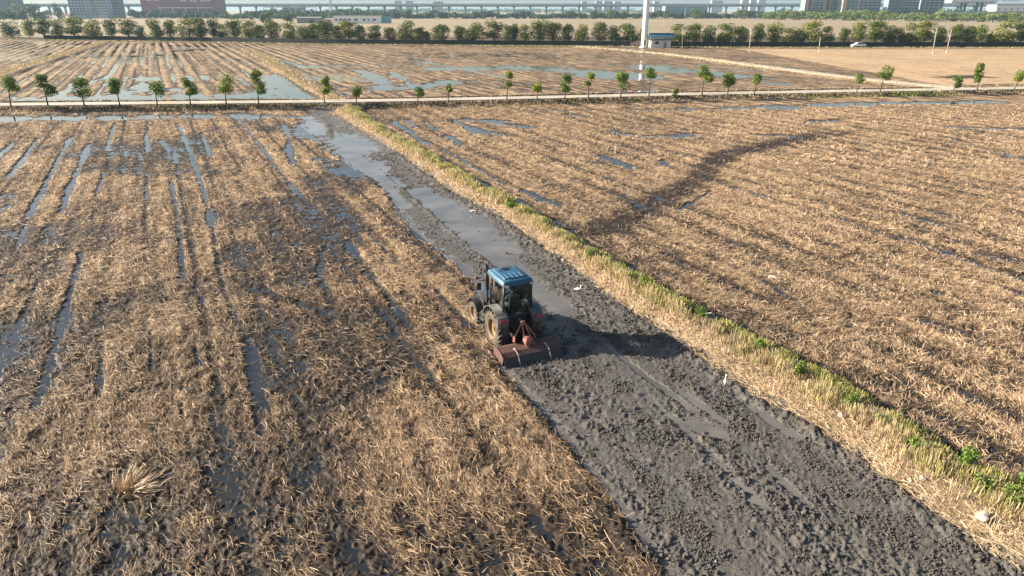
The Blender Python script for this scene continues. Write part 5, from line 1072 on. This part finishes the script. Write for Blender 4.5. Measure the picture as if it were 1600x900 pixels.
def build_weeds():
    rs = np.random.RandomState(77)
    W = [(1327, 636, .62, .58, 'bright round weed clump on the bank above the two pale stones'), (1307, 598, .50, .45, 'bright weed clump at the field side of the bank above the round one'), (1246, 588, .55, .65, 'tall leafy weed clump rising from the bank above two pale stones'), (1505, 728, .62, .85, 'tall bright weed clump at the ditch edge near the right corner'), (1378, 664, .6, .45, 'olive weed clump amid dry stalks right of the round clump'), (1535, 765, .55, .5, 'weed clump right of the tall one, near the right corner'), (1575, 790, .7, .6, 'dark low weed clump at the right end of the bank'), (1430, 705, .9, .5, 'wide olive weed patch in the dry stalks before the tall clump'), (1598, 752, .4, .6, 'bright weed clump cut by the right picture edge'),
         (1185, 548, .5, .55, 'leafy weed clump standing on the bank beyond the tractor shadow'), (1095, 492, .6, .55, 'leafy weed clump on the bank above the tip of the tractor shadow'), (1010, 447, .7, .6, 'bright weed clump on the bank, first above the shadowed egret'), (975, 402, .5, .5, 'slim weed clump at the ditch side of the bank right of the tractor'), (925, 400, .8, .6, 'bright weed clump on the bank right of the tractor cab'), (853, 352, .6, .8, 'tall yellow green weed clump on the bank beyond the cab'), (800, 322, .8, .5, 'broad green weed clump on the far part of the bank')]
    for px, py, w, h, lb in W:
        p = at(px, py + 8, .25); z = ground_z(p.x, p.y); e = empty('weed_clump', (p.x, p.y, z), 0, lb, 'weed', 'green weed clumps on the bank')
        L = [(rs.uniform(-.25, .25) * w, rs.uniform(-.25, .25) * w, h * rs.uniform(.25, .8), w * .26, w * .26, h * .22) for _ in range(9)]
        link('foliage', cloud_mesh('foliage', rs, L, int(900 * max(.6, w)), .075), M['weed'], e)
        bm = bmesh.new()
        for k in range(9):
            a = rs.uniform(0, 6.28); tube(bm, [(math.cos(a) * .06, math.sin(a) * .06, -.03), (math.cos(a) * w * .2, math.sin(a) * w * .2, h * .55), (math.cos(a) * w * .3, math.sin(a) * w * .3, h * .9)], [.008, .006, .003], 4)
        fin(bm, 'stem', M['weed'].copy() if False else M['bark'], e)
    # bleached straw tuft in the left field
    p = at(205, 765); z = ground_z(p.x, p.y); n = 380; a = rs.uniform(0, 6.283, n); el = rs.uniform(.08, 1.0, n); r0 = np.abs(rs.normal(0, .26, n))
    D = np.stack([np.cos(a) * np.cos(el) + .6, np.sin(a) * np.cos(el) + .5, np.sin(el)], 1); D /= np.linalg.norm(D, axis=1)[:, None]
    me = ribbons('straw_tuft', np.stack([p.x + r0 * np.cos(a) * 1.3, p.y + r0 * np.sin(a), np.full(n, z)], 1), D, rs.uniform(.25, .62, n), rs.uniform(.010, .02, n), 0, np.full(n, .08), np.clip(rs.normal(.66, .2, n), 0, 1), M['straw'])
    tag(link('straw_tuft', me, M['straw']), 'bleached tuft of uncut straw in the dark lower left field', 'straw tuft')

# ------------------------------------------------------------------ light, air, camera
SUN_EL, SUN_AZ = R(23.0), R(8.0)                       # sun stands to the left and slightly ahead
def build_light():
    w = bpy.data.worlds.new('World'); sc.world = w; w.use_nodes = True; n, l = w.node_tree.nodes, w.node_tree.links
    sky = n.new('ShaderNodeTexSky'); sky.sky_type = 'NISHITA'; sky.sun_disc = False; sky.sun_elevation = SUN_EL
    d = Vector((-math.cos(SUN_AZ) * math.cos(SUN_EL), math.sin(SUN_AZ) * math.cos(SUN_EL), math.sin(SUN_EL)))     # towards the sun
    sky.sun_rotation = math.atan2(d.x, d.y); sky.air_density = 1.0; sky.dust_density = 2.2; sky.ozone_density = 1.0; sky.altitude = 10
    l.new(sky.outputs[0], n['Background'].inputs[0]); n['Background'].inputs[1].default_value = .058
    s = bpy.data.lights.new('sun', 'SUN'); s.energy = 5.0; s.angle = R(.55); s.color = (1, .875, .70); o = bpy.data.objects.new('sun', s); C.objects.link(o)
    o.rotation_euler = (-d).to_track_quat('-Z', 'Y').to_euler(); o.location = d * 60
    # air
    m = bpy.data.materials.new('haze_air'); m.use_nodes = True; t = m.node_tree; t.nodes.clear(); out = t.nodes.new('ShaderNodeOutputMaterial'); v = t.nodes.new('ShaderNodeVolumePrincipled')
    v.inputs['Color'].default_value = (.54, .80, 1.0, 1); v.inputs['Density'].default_value = .00010; v.inputs['Anisotropy'].default_value = .1; t.links.new(v.outputs[0], out.inputs['Volume'])
    bm = bmesh.new(); box(bm, (0, 4300, 29), (12800, 9100, 62)); h = fin(bm, 'haze', m); tag(h, 'pale blue haze lying over the far fields and city', 'haze', kind='stuff')
def build_camera():
    c = bpy.data.cameras.new('camera'); o = bpy.data.objects.new('camera', c); C.objects.link(o); o.location = (0, 0, H); o.rotation_euler = (math.pi / 2 - PITCH, 0, 0)
    c.sensor_width = 36; c.lens = F / 1600 * 36; c.clip_start = .1; c.clip_end = 20000; sc.camera = o
    vs = sc.view_settings; vs.view_transform = 'Standard'; vs.look = 'None'; vs.gamma = 1; vs.exposure = 1.68; vs.use_curve_mapping = False
    cy = sc.cycles; cy.max_bounces = 6; cy.diffuse_bounces = 3; cy.glossy_bounces = 3; cy.transmission_bounces = 4; cy.transparent_max_bounces = 10; cy.volume_bounces = 0
    sc.render.engine = 'CYCLES'

build_light(); build_camera(); build_ground(); build_fields(); build_strip_water()
ribbon('farm_road', dense(_road, 5), 1.45, .68, M['concrete'], 'pale concrete farm road crossing behind the ploughed field')
ribbon('side_road', dense(ROAD2, 5), 1.35, .40, M['concrete'], 'pale side road slanting from the white tower to the farm road')
build_straw(); build_bank_grass(); build_clods(); build_verge()
build_young_trees(); build_row_trees(); build_wall(); build_midfield(); build_cabin(); build_viaduct(); build_city(); build_masts(); build_belts()
build_tractor(); build_tiller(); build_driver(); build_birds(); build_stones(); build_weeds()
